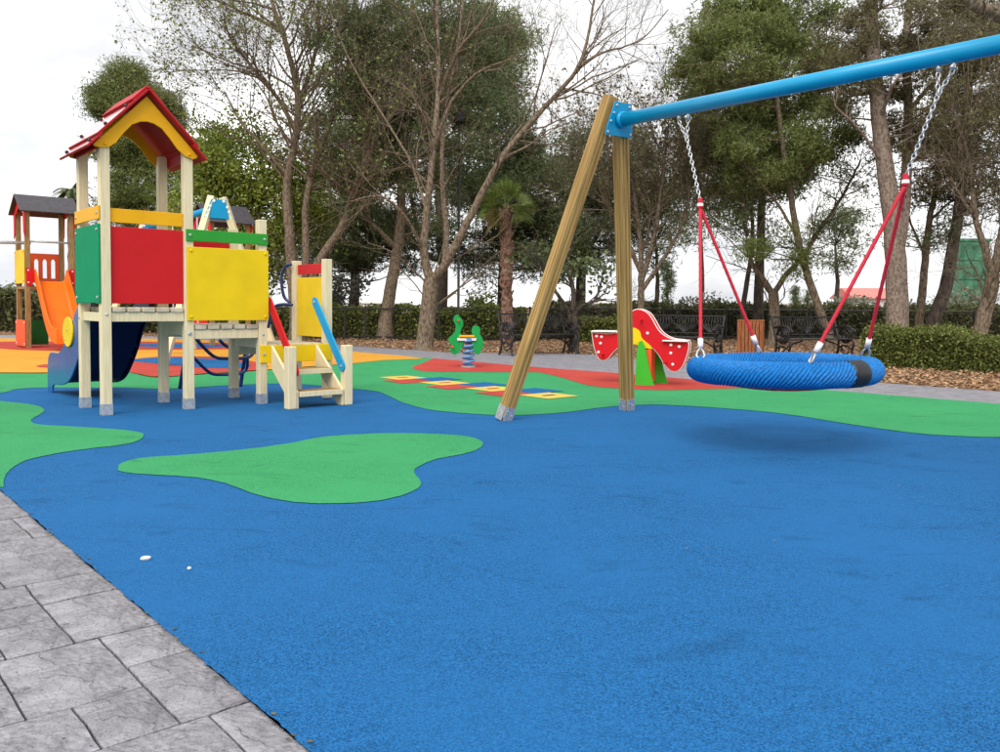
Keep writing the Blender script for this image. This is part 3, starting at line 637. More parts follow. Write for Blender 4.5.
# ------------------------------------------------------------------ seesaw and spring rider
def inflate(P, w):
    n = len(P); a = sum(P[i][0] * P[(i + 1) % n][1] - P[(i + 1) % n][0] * P[i][1] for i in range(n)); sg = 1 if a > 0 else -1; o = []
    for i in range(n):
        dx, dy = P[(i + 1) % n][0] - P[i - 1][0], P[(i + 1) % n][1] - P[i - 1][1]; l = math.hypot(dx, dy) + 1e-9
        o.append((P[i][0] + sg * dy / l * w, P[i][1] - sg * dx / l * w))
    return o
SS = thing('seesaw', 'red wavy two-seat seesaw on green uprights with a yellow hub', 'seesaw', G(645, 384.5), R(-20))
sinv = lambda px, py: ((px - 645) / FPX * 10.9, (384.5 - py) / FPX * 10.9)
wing = [(592, 333.5), (600, 334.5), (610, 334.5), (618, 333), (624, 329), (628, 321), (631, 313.5), (636, 310), (642, 310.5), (648, 314), (653, 321), (658, 329.5), (664, 335), (672, 338.5), (686, 340.5), (687.5, 346), (685.5, 355), (682, 364), (677, 369), (671, 368.5), (665, 362.5), (658, 352), (650, 345), (640, 341.5), (630, 342), (622, 345), (614, 352), (608, 359), (602, 360.5), (597.5, 356), (594, 345)]
wp = vcat([sinv(*p) for p in wing + wing[:1]])[:-1]
for y in (-.12, .085):
    o = MB().prism(wp, y, y + .022, lambda x, z, h: Vector((x, h, z))).build('seat_panel', 'signalred', SS, .004)
    m = MB(); s_ = -1 if y < 0 else 1
    wl = MB().prism(inflate(wp, .010), y + .012, y + .034, lambda x, z, h: Vector((x, h, z))); wl.build('edge_glint', 'white', o)  # white rim stands for light caught on the panel edge
    for p in [(597, 337), (602, 337.5), (601, 344), (599, 353), (671, 344), (679, 345.5), (671, 352), (673, 363), (648, 333)]:
        x, z = sinv(*p); m.bolt((x, y if y < 0 else y + .022, z), (0, s_, 0), .020)
    m.build('bolts', 'white', o)
for (x0, x1, y0) in ((592, 617, 333), (663, 687, 339)):
    a, b = sinv(x0, y0), sinv(x1, y0 + (2 if x0 > 640 else 0)); th = .03
    MB().box(a[0], b[0], -.17, .17, min(a[1], b[1]) + .004, min(a[1], b[1]) + .004 + th * .6).build('seat', 'white', SS, .006)
MB().tube([Vector((*((sinv(642, 320)[0], -.24))[:2], sinv(642, 320)[1])), Vector((sinv(642, 320)[0], .24, sinv(642, 320)[1]))], .014, 8).build('handle', 'signalred', SS)
for px_, py_ in ((604, 355), (666, 361)):
    x, z = sinv(px_, py_); MB().tube([(x, -.25, z), (x, .25, z)], .014, 8).build('foot_rest', 'signalred', SS)
hub = [sinv(*p) for p in [(626, 338), (627, 331), (632, 328), (637, 328.5), (641, 332), (643, 338), (650, 344), (653, 348), (648, 348), (640, 345), (630, 343)]]
for y in (-.146, .109): panel('hub_plate', vcat(hub + hub[:1])[:-1], y, 'b', 'yellow', .02, parent=SS)
for s_, y in ((-1, -.19), (1, .16)):
    sx = .0 if s_ < 0 else .12
    leg = [(-.10 + sx, 0), (-.085 + sx, .42), (-.06 + sx, .56), (-.02 + sx, .58), (.02 + sx, .50), (.085 + sx, .20), (.15 + sx, 0)]
    panel('upright', leg, y, 'b', 'brightgreen', .025, parent=SS)
MB().box(.03, .10, -.16, .155, .03, .46).build('brace', 'orangered', SS, .005)

SR = thing('spring_rider', 'small green bird-shaped spring rider on a blue coil', 'spring rider', G(468, 367.5), R(6))
rinv = lambda px, py: ((px - 467.5) / FPX * 13.75, (367.5 - py) / FPX * 13.75)
head = [(456, 316), (460, 320), (461, 325), (459, 330), (458.5, 334), (461, 338), (461, 344), (459, 349), (456, 353), (452, 353), (450, 349), (453, 346), (449.5, 343), (449, 339), (452, 336), (455, 332), (455.5, 326), (453.5, 321), (454, 318)]
tail = [(473, 327), (477, 327.5), (478, 331), (477.5, 334), (480, 338), (481.5, 343), (480, 349), (477, 353.5), (474, 352), (472, 347), (471.5, 341), (472.5, 336), (471.5, 331)]
for L, nm in ((head, 'head_panel'), (tail, 'tail_panel')):
    P = inflate(vcat([rinv(*p) for p in L + L[:1]])[:-1], .014)
    for y in (-.06, .04): panel(nm, P, y, 'b', 'emerald', .02, parent=SR)
def rbar(name, px, py, mat, w=.16):
    x, z = rinv(px, py); return MB().tube([(x - .0, -w, z), (x, w, z)], .016, 8).build(name, mat, SR)
h_ = rbar('handle', 457, 320.5, 'orangered'); rbar('foot_rest', 451.5, 346.5, 'orangered')
h_.rotation_euler = (0, 0, 0)
x0, z0 = rinv(458, 336.5); x1, z1 = rinv(473, 336.5)
MB().box(x0, x1, -.11, .11, z0 - .012, z0 + .018).build('seat', 'amber', SR, .006)
MB().box(x0 - .03, x1 + .03, -.09, -.062, z0 - .07, z0 - .025).build('seat_bracket', 'white', SR, .005); MB().box(x0 - .03, x1 + .03, .062, .09, z0 - .07, z0 - .025).build('seat_bracket', 'white', SR, .005)
cp = []; zt = z0 - .03
for i in range(150):
    f = i / 149; a = f * 5.2 * 6.2832; rr_ = .085 + .02 * f * 0
    cp.append((rr_ * math.cos(a), rr_ * math.sin(a), .03 + (zt - .03) * f))
MB().tube(cp, .021, 8).build('coil_spring', 'springblue', SR, smooth=True)
MB().tube([(0, 0, 0), (0, 0, .03)], .12, 16).build('spring_base', 'galv', SR); MB().tube([(0, 0, zt - .02), (0, 0, zt + .02)], .10, 16).build('spring_top', 'springblue', SR)

# ------------------------------------------------------------------ second swing behind the tower
S2 = thing('toddler_swing', 'cream A-frame swing with light blue bracket plates behind the roofed tower', 'swing', (0, 0, 0))
q1 = at(217, 197, 14.0); q2 = at(150, 220, 17.6)
bd2 = Vector((q2.x - q1.x, q2.y - q1.y, 0)).normalized(); fv2 = Vector((bd2.y, -bd2.x, 0)); fv2 = fv2 if fv2.x > 0 else -fv2
Z2 = q1.z
for q, sgn in ((q1, 1), (q2, -1)):
    base = Vector((q.x, q.y, 0)) - bd2 * sgn * .25
    for s in (-1, 1):
        p0 = base + fv2 * s * .95; p1 = Vector((q.x, q.y, Z2)) + fv2 * s * .09
        F_ = frame_z(p1 - p0).to_4x4(); L = (p1 - p0).length
        MB().box(-.055, .055, -.055, .055, 0, L, Matrix.Translation(p0) @ F_).build('leg', 'cream', S2, .006)
    c = Vector((q.x, q.y, Z2 - .17)); poly = [(-.24, -.19), (.24, -.19), (.12, .12), (-.12, .12)]
    for off in (-.075, .075):
        nn = -bd2
        fn = lambda x, y, h: c + bd2 * off + fv2 * x + Vector((0, 0, y)) + bd2 * h
        o = MB().prism(poly, -.006, .006, fn).build('bracket_plate', 'lightblue', S2)
        m = MB()
        for (x, y) in ((-.2, -.16), (.2, -.16), (-.17, -.08), (.17, -.08), (-.14, .0), (.14, .0), (-.08, .09), (.08, .09)): m.bolt(fn(x, y, math.copysign(.006, off)), bd2 * off, .026)
        m.build('bolts', 'white', o)
pb = Vector((q1.x, q1.y, Z2 - .18)); pe = Vector((q2.x, q2.y, Z2 - .18))
MB().tube([pb, pe], .06, 16).build('crossbeam', 'lightblue', S2, smooth=True)
for k, f in enumerate((.3, .66)):
    c = pb + (pe - pb) * f
    st = thing('bucket_swing', 'red toddler swing seat on chains, %s' % ('nearer the stepped platform' if k == 0 else 'nearer the orange slide'), 'swing seat', (c.x, c.y, .52), 0, 'toddler swing seats')
    m = MB(); m.box(-.2, .2, -.11, .11, -.03, .03); m.box(-.2, .2, .09, .12, .03, .22); m.build('seat', 'signalred', st, .01)
    for s in (-1, 1):
        m = MB(); m.tube([bd2 * s * .2, bd2 * s * .2 + Vector((0, 0, c.z - .52 - .05))], .014, 5); m.build('chain', 'chain', st)

# ------------------------------------------------------------------ roofed towers further back
def small_tower(name, label, base, rz, sp, hplat, heave, hridge, has_slide):
    t = thing(name, label, 'play tower', base, rz, None)
    for a in (0, sp):
        for b in (0, sp): MB().box(a - .05, a + .05, b - .05, b + .05, 0, heave + .06).build('post', 'wood2', t, .008)
    ov = .16
    def sl(b0, z0, b1, z1):
        d = Vector((0, b1 - b0, z1 - z0)).normalized(); n_ = Vector((0, -d.z, d.y)); n_ = n_ if n_.z > 0 else -n_
        vs = [Vector((a, b, z)) + n_ * h for h in (0, .025) for b, z in ((b0, z0), (b1, z1)) for a in (-ov, sp + ov)]
        MB().add(vs, [(0, 1, 3, 2), (4, 6, 7, 5), (0, 2, 6, 4), (1, 5, 7, 3), (0, 4, 5, 1), (2, 3, 7, 6)]).build('roof_sheet', 'roofdark', t)
    sl(-ov, heave - .02, sp / 2, hridge); sl(sp + ov, heave - .02, sp / 2, hridge)
    fa = lambda pos: (lambda x, y, h: Vector((pos + h, x, y)))
    for a in (-.07, sp + .052):
        g = [(-.12, heave), (-.10, heave - .55), (.02, heave - .45), (.06, heave - .05), (sp / 2, hridge - .25), (sp - .06, heave - .05), (sp - .02, heave - .45), (sp + .10, heave - .55), (sp + .12, heave), (sp / 2, hridge - .03)]
        MB().prism(g, 0, .018, fa(a)).build('gable_board', 'red', t)
    MB().box(-.04, sp + .04, -.04, sp + .04, hplat - .06, hplat).build('platform', 'wood2', t)
    return t
T2 = small_tower('roofed_slide_tower', 'brown play tower with dark roof, orange slide and slotted red panel', G(28.5, 348.5), ANG, .88, 1.36, 2.98, 3.36, True)
sp = .88
def slotted(t, b, z0, z1, mat, sp, name='slotted_panel'):
    """board with four arched slots: built as stiles between the slots plus top and bottom rails"""
    m = MB(); x0, x1 = .05, sp - .05; n = 4; sw = .085; gap = (x1 - x0 - n * sw) / (n + 1)
    m.box(x0, x1, b, b + .018, z0, z0 + .10); m.box(x0, x1, b, b + .018, z1 - .12, z1)
    for i in range(n + 1):
        xs = x0 + i * (gap + sw); m.box(xs, xs + gap, b, b + .018, z0 + .10, z1 - .12)
    for i in range(n):
        xs = x0 + gap + i * (gap + sw)
        for s in (0, 1):
            xx = xs + s * sw
            m.prism([(xx, z1 - .12), (xx + (sw * .5 if s == 0 else -sw * .5), z1 - .12), (xx + (sw * .2 if s == 0 else -sw * .2), z1 - .14), (xx, z1 - .18)], b + .001, b + .017, lambda x, y, h: Vector((x, h, y)))
    m.build(name, mat, t)
slotted(T2, sp - .01, 1.46, 2.12, 'orangered', sp)
panel('side_panel', rect(-.03, sp + .03, 1.42, 2.16), -.075, 'a', 'yellow', .018, crn(-.03, sp + .03, 1.42, 2.16, .05), 'black', parent=T2)
panel('side_panel', rect(-.03, sp + .03, .04, .62), -.075, 'a', 'orangered', .018, crn(-.03, sp + .03, .04, .62, .06), 'white', parent=T2, br=.02)
panel('side_panel', rect(.06, sp - .30, .04, .60), sp - .01, 'b', 'darkgreen', .018, parent=T2)
panel('side_panel', rect(sp - .32, sp + .05, .04, .42), -.08, 'b', 'orangered', .018, [(sp - .1, .1)], 'white', parent=T2, br=.02)
for (xs, s) in ((.02, 1), (sp - .02, -1)):
    panel('slide_wing', [(xs - .06 * s, 1.38), (xs - .06 * s, 1.76), (xs + .04 * s, 1.74), (xs + .13 * s, 1.62), (xs + .13 * s, 1.50), (xs + .04 * s, 1.38)], -.08, 'b', 'signalred', .018, [(xs - .02 * s, 1.44), (xs - .02 * s, 1.70)], 'white', parent=T2, br=.018)
def slide2(t, a0, a1, top, run, mat):
    prof = catmull([(0, -.02, top), (0, -.10, top - .01), (0, -.35, top - .24), (0, -.9, top - .84), (0, -1.25, .34), (0, -1.5, .24), (0, -1.9, .20)], 4, False)
    vs = []; n = len(prof)
    sec = [(a0, .26), (a0 + .03, .27), (a0 + .07, .03), (a0 + .12, 0), (a1 - .12, 0), (a1 - .07, .03), (a1 - .03, .27), (a1, .26), (a1, -.03), (a0, -.03)]
    for i, p in enumerate(prof):
        f = min(1, i / 4 + .25); vs += [Vector((a, p.y, p.z + (h * f if h > 0 else h))) for a, h in sec]
    k = len(sec); fs = [(i * k + j, i * k + (j + 1) % k, (i + 1) * k + (j + 1) % k, (i + 1) * k + j) for i in range(n - 1) for j in range(k)] + [tuple(range(k)), tuple((n - 1) * k + j for j in range(k - 1, -1, -1))]
    MB().add(vs, fs).build('slide', mat, t, smooth=False)
slide2(T2, .12, sp - .10, 1.46, 1.9, 'orange')
i2 = (Matrix.Translation(G(28.5, 348.5)) @ Matrix.Rotation(ANG, 4, 'Z')).inverted()
MB().tube([i2 @ at(-70, 241, 18.2), i2 @ at(30, 243, 18.5)], .035, 8).build('hanging_bar', 'galv', T2, smooth=True)
MB().tube([Vector((.05, -.06, 2.33)), Vector((sp - .05, -.06, 2.33))], .022, 8).build('guard_bar', 'galv', T2, smooth=True)
MB().tube([i2 @ at(-70, 241, 18.2), i2 @ Vector((at(-70, 241, 18.2).x, 18.2, 0))], .06, 8).build('post', 'wood2', T2)
T3 = small_tower('roofed_lookout_tower', 'brown play tower with dark roof behind the yellow panel', G(212, 346.0), ANG, .9, 1.3, 2.95, 3.40, False)
slotted(T3, .88, 1.4, 2.0, 'orangered', .9); panel('side_panel', rect(-.03, .93, 1.36, 2.0), -.075, 'a', 'yellow', .018, parent=T3)

# ------------------------------------------------------------------ benches and bin
def arc(cx, cz, r, a0, a1, n=12, x=0, turns=None, r1=None):
    return [Vector((x, cx + (r + ((r1 if r1 is not None else r) - r) * i / n) * math.cos(R(a0 + (a1 - a0) * i / n)), cz + (r + ((r1 if r1 is not None else r) - r) * i / n) * math.sin(R(a0 + (a1 - a0) * i / n)))) for i in range(n + 1)]
BL = 1.72
def make_bench():
    t = thing('garden_bench', 'bench', 'bench', (0, 0, 0), 0, 'ornate iron benches along the path')
    for s in (0, 1):
        x = .03 if s == 0 else BL - .03; m = MB(); tb = lambda P, r=.015: m.tube(P, r * 1.35, 6)
        tb(catmull([(x, -.26, 0), (x, -.22, .04), (x, -.19, .16), (x, -.23, .30), (x, -.20, .40)], 4, False), .018)         # front leg
        tb(catmull([(x, .26, 0), (x, .22, .06), (x, .17, .20), (x, .17, .40), (x, .24, .62), (x, .31, .86)], 4, False), .018)   # rear leg and back
        tb(catmull([(x, -.20, .40), (x, 0, .375), (x, .17, .40)], 4, False), .016)
        tb(arc(-.02, .50, .165, 0, 360, 20, x), .014); tb(arc(-.02, .50, .14, 0, 620, 34, x, r1=.02), .012)
        tb(catmull([(x, -.22, .62), (x, -.27, .58), (x, -.22, .54), (x, -.19, .62), (x, -.05, .68), (x, .12, .66), (x, .25, .64)], 4, False), .016)
        tb(arc(.0, .22, .14, 200, 520, 18, x, r1=.03), .011); tb(catmull([(x, -.20, .20), (x, 0, .28), (x, .17, .22)], 4, False), .012)
        tb(catmull([(x, .30, .84), (x, .33, .88), (x, .37, .85), (x, .34, .81)], 4, False), .012)
        m.build('side_frame', 'iron', t, smooth=True)
    for i in range(5):
        y = -.20 + .085 * i; MB().box(.02, BL - .02, y, y + .065, .405, .43).build('seat_slat', 'iron', t, .004)
    def bk(u, z): return Vector((u, .17 + (z - .40) * .30, z))
    MB().tube([bk(.03, .855), bk(BL - .03, .855)], .017, 6).build('top_rail', 'iron', t); MB().tube([bk(.03, .50), bk(BL - .03, .50)], .014, 6).build('lower_rail', 'iron', t)
    m = MB()
    for k in range(3):
        c = BL * (k + .5) / 3; w = BL / 6 - .02
        for a in range(-4, 5):
            m.tube(catmull([bk(c, .51), bk(c + w * a / 4 * .55, .62), bk(c + w * a / 4, .72), bk(c + w * a / 4 * .8, .845)], 4, False), .0105, 4)
        for s in (-1, 1): m.tube([bk(c + s * w * .6 + .06 * (1 - i / 22) * math.cos(i * .6), .62 + .06 * (1 - i / 22) * math.sin(i * .6)) for i in range(22)], .0075, 4)
    m.build('back_tracery', 'iron', t, smooth=True)
    for u0, sg in ((.03, 1), (BL - .03, -1)): MB().tube(catmull([(u0, 0, .16), (u0 + sg * .22, 0, .30), (u0 + sg * .52, 0, .385)], 5, False), .016, 5).build('brace', 'iron', t, smooth=True)
    return t
bench = make_bench()
spots = [((.10, 17.25), 33, 'black ornate iron bench against a dark crooked tree trunk'), ((3.05, 17.9), -36, 'black ornate iron bench between the red seesaw and the slatted bin'), ((5.55, 16.5), 24, 'black ornate iron bench between the slatted bin and the clipped hedge')]
for i, (p, a, lb) in enumerate(spots):
    b = bench if i == 0 else copy_tree(bench)
    b.location = (p[0], p[1], -.012 if i == 0 else -.025); b.rotation_euler = (0, 0, R(a)); b['label'] = lb
bp = at(750.5, 340, 16.6)
BN = thing('litter_bin', 'square litter bin clad in orange-brown vertical wooden slats', 'litter bin', (bp.x, bp.y, -.028), R(-20))
W_ = .235; n_ = 7
MB().box(-W_ + .02, W_ - .02, -W_ + .02, W_ - .02, .06, .74).build('liner', 'iron', BN)
for side in range(4):
    for i in range(n_):
        x = -W_ + (2 * W_) * (i + .5) / n_; w = W_ / n_ - .006
        MB().box(x - w, x + w, -W_ - .012, -W_ + .012, .03, .775, Matrix.Rotation(side * math.pi / 2, 4, 'Z')).build('slat', 'binwood', BN)
m = MB()
for i in range(4):
    m.box(-W_ - .014, W_ + .014, -W_ - .016, -W_ + .05, .776, .80, Matrix.Rotation(i * math.pi / 2, 4, 'Z') @ Matrix.Translation((0, 0, .0006 * i)))
m.build('rim', 'binwood', BN)
MB().box(-.05, .05, -.05, .05, 0, .06).build('foot', 'iron', BN)

# two pebbles lying on the blue surface
for (px, py, s, lb) in ((145.5, 560, (.020, .011, .009), 'larger oval white pebble lying on the blue surface'), (189, 569.5, (.008, .007, .006), 'tiny round white pebble lying on the blue surface')):
    g = G(px, py); bm = bmesh.new(); bmesh.ops.create_icosphere(bm, subdivisions=3, radius=1)
    for v in bm.verts:
        v.co *= 1 + .12 * mnoise.noise(v.co * 1.3 + Vector((px, 0, 0))); v.co = Vector((v.co.x * s[0], v.co.y * s[1], v.co.z * s[2]))
    me = bpy.data.meshes.new('pebble'); bm.to_mesh(me); bm.free(); me.polygons.foreach_set('use_smooth', [True] * len(me.polygons)); me.materials.append(MT['pebble'])
    o = bpy.data.objects.new('pebble', me); COL.objects.link(o); o.location = (g.x, g.y, s[2] * .86); o.rotation_euler = (0, 0, R(28)); tag(o, lb, 'pebble', 'pebbles on the rubber')

# ------------------------------------------------------------------ vegetation
def tubes_np(name, polys, mat, parent, loc):
    VS, FS = [], []; k0 = 0
    for pts, rad, n in polys:
        P = np.asarray(pts, float); m = len(P); T = np.gradient(P, axis=0); T /= np.linalg.norm(T, axis=1)[:, None] + 1e-9
        ref = np.array([0, 0, 1.0]) if abs(T[0, 2]) < .9 else np.array([1.0, 0, 0])
        Xa = np.cross(ref, T); Xa /= np.linalg.norm(Xa, axis=1)[:, None] + 1e-9; Ya = np.cross(T, Xa)
        an = np.arange(n) * 2 * np.pi / n; rad = np.asarray(rad, float)
        ring = P[:, None, :] + rad[:, None, None] * (np.cos(an)[None, :, None] * Xa[:, None, :] + np.sin(an)[None, :, None] * Ya[:, None, :])
        VS.append(ring.reshape(-1, 3))
        i, j = np.meshgrid(np.arange(m - 1), np.arange(n), indexing='ij')
        FS.append((k0 + np.stack([i * n + j, i * n + (j + 1) % n, (i + 1) * n + (j + 1) % n, (i + 1) * n + j], -1)).reshape(-1, 4)); k0 += m * n
    return np_obj(name, np.concatenate(VS) - np.asarray(loc), np.concatenate(FS), mat, parent, True)
def unit(v): return v / (np.linalg.norm(v) + 1e-9)
def branch(p, d, L, r, out, level, opt):
    """wandering branch with children; opt: wander, up, ratio, kids, minr"""
    n = 6 if level < 2 else 4; P = [p]; q = p.copy(); dd = d.copy()
    for i in range(n):
        dd = unit(dd + rng.normal(0, opt['wander'], 3) + np.array([0, 0, opt['up']])); q = q + dd * L / n; P.append(q)
    P = np.array(P); rad = np.linspace(r, r * .35, n + 1)
    out.append((P, rad, 6 if r > .05 else (4 if r > .015 else 3)))
    if level >= opt['levels']: return
    for k in range(opt['kids'][level]):
        t = rng.uniform(.25, 1.0); i = min(int(t * n), n - 1); pp = P[i] + (P[i + 1] - P[i]) * (t * n - i)
        ax = unit(P[i + 1] - P[i]); side = unit(np.cross(ax, rng.normal(size=3))); a = rng.uniform(.45, 1.0)
        branch(pp, unit(ax * math.cos(a) + side * math.sin(a)), L * rng.uniform(.40, .68), max(opt['minr'], rad[i] * .55), out, level + 1, opt)
def leaf_mesh(name, C, mat, parent, loc, kind, size, up=0.0):
    """C (n,3) leaf centres; kind 'needle' (spray of 3 slim triangles) or 'leaf' (bent quad)"""
    n = len(C); C = C - np.asarray(loc)
    if kind == 'needle':
        V = []; 
        for k in range(3):
            d = rng.normal(size=(n, 3)); d[:, 2] += up; d /= np.linalg.norm(d, axis=1)[:, None]
            s = np.cross(d, rng.normal(size=(n, 3))); s /= np.linalg.norm(s, axis=1)[:, None] + 1e-9
            L = size * .62 * rng.uniform(.6, 1.5, (n, 1)); w = size * .075
            V.append(np.stack([C - s * w, C + s * w, C + d * L], 1))
        V = np.stack(V, 1).reshape(-1, 3); F = np.arange(len(V)).reshape(-1, 3)
    else:
        d = rng.normal(size=(n, 3)); d[:, 2] += up; d /= np.linalg.norm(d, axis=1)[:, None]
        s = np.cross(d, rng.normal(size=(n, 3))); s /= np.linalg.norm(s, axis=1)[:, None] + 1e-9
        L = size * rng.uniform(.6, 1.4, (n, 1)); w = L * .32
        V = np.stack([C, C + d * L * .5 + s * w, C + d * L, C + d * L * .5 - s * w], 1).reshape(-1, 3); F = np.arange(len(V)).reshape(-1, 4)
    return np_obj(name, V, F, mat, parent)
def clump_points(ells, per, cr, NF=.5):
    """ells: (centre, radii, n clumps); returns clump centres and leaf points"""
    cc, pts = [], []
    for c, r, n in ells:
        n = max(5, int(n * NF))
        u = rng.normal(size=(n, 3)); u /= np.linalg.norm(u, axis=1)[:, None]; u *= rng.uniform(.25, 1, (n, 1)) ** .45
        k = np.asarray(c) + u * np.asarray(r); cc.append(k)
        for q in k:
            rr = cr * rng.uniform(.6, 1.35); w = np.clip(rng.normal(size=(int(per * rng.uniform(.6, 1.4)), 3)), -1.5, 1.5) * .5 * rr * np.array([1, 1, .7]); pts.append(q + w)
    return np.concatenate(cc), np.concatenate(pts)
def tree(name, label, group, d, base, limbs, bark='bark', fol=(), leaf='pine', kind='needle', per=90, cr=.6, lsize=.16, twig=None, twigmat=None, cat='tree', nf=.5, tips=None):
    """limbs: ([(px,py[,depth offset])...], width px at start, at end); fol: (px,py,rx px,ry px,depth radius m,n)"""
    b = at(base[0], base[1], d); b = np.array([b.x, b.y, 0.0]); root = thing(name, label, cat, b - np.array([0, 0, .03]), 0, group)
    polys, skel = [], []
    for L in limbs:
        P = catmull([at(p[0], p[1], d + (p[2] if len(p) > 2 else 0)) for p in L[0]], 6, False); P = np.array([tuple(v) for v in P])
        rad = np.linspace(L[1], L[2], len(P)) * .5 * d / FPX
        if L[0] is limbs[0][0]: P[0, 2] = -.05; rad[0] *= 1.35; rad[1] *= 1.12
        P[1:-1] += rng.normal(0, .004 * d / 15, (len(P) - 2, 3)); polys.append((P, rad, 9)); skel.append((P, rad))
    if twig:
        for P, rad in skel:
            n = int(twig['n'] * max(.4, len(P) / 20))
            for k in range(n):
                t = rng.uniform(twig.get('from', .35), 1.0); i = min(int(t * (len(P) - 1)), len(P) - 2)
                ax = unit(P[i + 1] - P[i]); side = unit(np.cross(ax, rng.normal(size=3))); a = rng.uniform(.4, 1.1)
                branch(P[i], unit(ax * math.cos(a) + side * math.sin(a)), twig['L'] * rng.uniform(.6, 1.3), min(rad[i] * .5, twig['r']), polys, 0, twig)
    ells = [((tuple(at(f[0], f[1], d + (f[6] if len(f) > 6 else 0)))), (f[2] * d / FPX, f[4], f[3] * d / FPX), f[5]) for f in fol]
    if ells:
        cc, pts = clump_points(ells, per, cr, nf); S = np.concatenate([p for p, _ in skel]); SR_ = np.concatenate([r for _, r in skel])
        for q in cc:
            dist = np.linalg.norm(S - q, axis=1) + np.maximum(0, S[:, 2] - q[2] + .3) * 1.5; i = int(np.argmin(dist)); v = q - S[i]; L = np.linalg.norm(v)
            mid = S[i] + v * .5 + np.array([0, 0, -.06 * L]) + rng.normal(0, .05 * L, 3); r0 = min(SR_[i] * .5, .012 + .012 * L)
            polys.append((np.array([S[i], S[i] * .45 + mid * .55 + rng.normal(0, .02 * L, 3), mid, mid * .4 + q * .6, q]), np.linspace(r0, .006, 5), 4))
        leaf_mesh('crown', pts, leaf, root, b, kind, lsize, .3)
    if tips:
        pts = []
        for P, rad, n in polys:
            if rad[0] < tips['maxr']:
                k = rng.poisson(tips['n'])
                if k: j = rng.integers(1, len(P), k); pts.append(P[j] + rng.normal(0, tips['s'], (k, 3)))
        leaf_mesh('crown', np.concatenate(pts), tips['mat'], root, b, 'leaf', tips['size'])
    tubes_np('trunk', polys, bark, root, b)
    return root
TW = dict(wander=.16, up=.05, levels=3, kids=(5, 4, 3), minr=.004)
BG = 'trees beyond the path'
# bare forked tree beside the spring rider
tree('bare_tree', 'bare grey tree forking low, a long limb reaching towards the swing crossbeam', BG, 19.2, (424, 348),
     [([(424, 348), (427, 320), (430, 292), (431, 278)], 18, 15), ([(431, 280), (424, 255), (426, 215), (433, 150), (438, 80, .5), (437, 0, 1), (440, -120, 1.5)], 10, 2.2),
      ([(431, 282), (448, 258, -.3), (465, 225, -.5), (488, 180, -.6), (510, 145, -.7), (545, 105, -.7), (575, 70, -.8), (588, 35, -.8), (596, -20, -.8)], 9.5, 1.8), ([(575, 70, -.8), (600, 52, -1), (625, 45, -1), (645, 35, -1), (668, 8, -1)], 2.6, .8),
      ([(444, 265, .3), (446, 230, .6), (442, 180, .9), (444, 120, 1.2), (455, 60, 1.4), (468, -40, 1.6)], 7, 1.8), ([(426, 210), (410, 160, .6), (380, 110, 1), (350, 60, 1.2), (330, 10, 1.4)], 3.2, 1), ([(438, 100, .5), (455, 55), (485, 15, -.5), (510, -40, -.6)], 5, 1.5),
      ([(424, 250), (405, 215, -.5), (380, 195, -.8), (350, 200, -1)], 3.5, 1), ([(433, 150), (452, 100, -.4), (480, 70, -.8), (520, 55, -1.2)], 4, 1.2)],
     'bark', twig=dict(TW, n=9, L=2.0, r=.024, kids=(4, 3, 3), minr=.003))
# multi-stem leafing tree left of it
tree('sparse_tree', 'slender multi-stemmed tree with thin scattered leaves behind the steps', BG, 24, (297, 322),
     [([(297, 322), (293, 280), (290, 240), (287, 200), (288, 175), (296, 130), (297, 90), (285, 40), (272, 0, .5), (262, -60, .8)], 13, 2.5), ([(300, 318), (318, 262), (340, 228), (352, 195), (370, 150, -.5), (395, 110, -.6), (425, 80, -.8)], 10, 2),
      ([(298, 318), (306, 260), (306, 200), (322, 140), (345, 80, .6), (352, 20, .8), (360, -60, 1)], 9, 2.2), ([(296, 130), (278, 98), (255, 70), (232, 40), (222, 10)], 5, 1.3), ([(294, 110), (310, 70), (318, 30), (316, -30)], 5, 1.4), ([(288, 175), (262, 145), (240, 120), (224, 90)], 4, 1.2)],
     'bark', twig=dict(TW, n=15, L=2.3, r=.035), tips=dict(maxr=.012, n=1.0, s=.07, mat='olive', size=.085))
tree('leafy_tree', 'low bushy tree with bright yellow-green leaves behind the roofed tower', BG, 26, (262, 325),
     [([(262, 325), (260, 280), (255, 240), (262, 180), (258, 130)], 11, 3), ([(258, 260), (235, 215), (222, 170), (215, 130)], 6, 2), ([(258, 250), (285, 210), (310, 180), (335, 170)], 6, 2)],
     'barkdark', [(240, 175, 45, 55, 2.0, 70), (215, 220, 40, 50, 1.8, 50), (275, 205, 45, 50, 2.0, 60), (320, 195, 50, 45, 1.6, 34), (235, 265, 45, 35, 1.6, 34), (205, 160, 25, 35, 1.2, 22)], 'yellowgreen', 'leaf', 230, .70, .105, nf=.6)
tree('tall_cypress_pine', 'dense upright dark conifer rising behind the red gabled roof', BG, 38, (138, 318),
     [([(138, 318), (138, 250), (136, 170), (134, 80)], 10, 2), ([(137, 200), (160, 150), (168, 110)], 5, 1.5)],
     'barkdark', [(126, 82, 13, 20, .9, 26), (118, 105, 22, 26, 1.3, 50), (140, 108, 24, 30, 1.4, 54), (162, 112, 15, 20, 1.0, 24), (135, 145, 38, 28, 1.9, 60), (152, 190, 42, 35, 2.0, 60), (130, 230, 36, 35, 2, 36)], 'pine', 'needle', 330, .62, .20, nf=1.0)
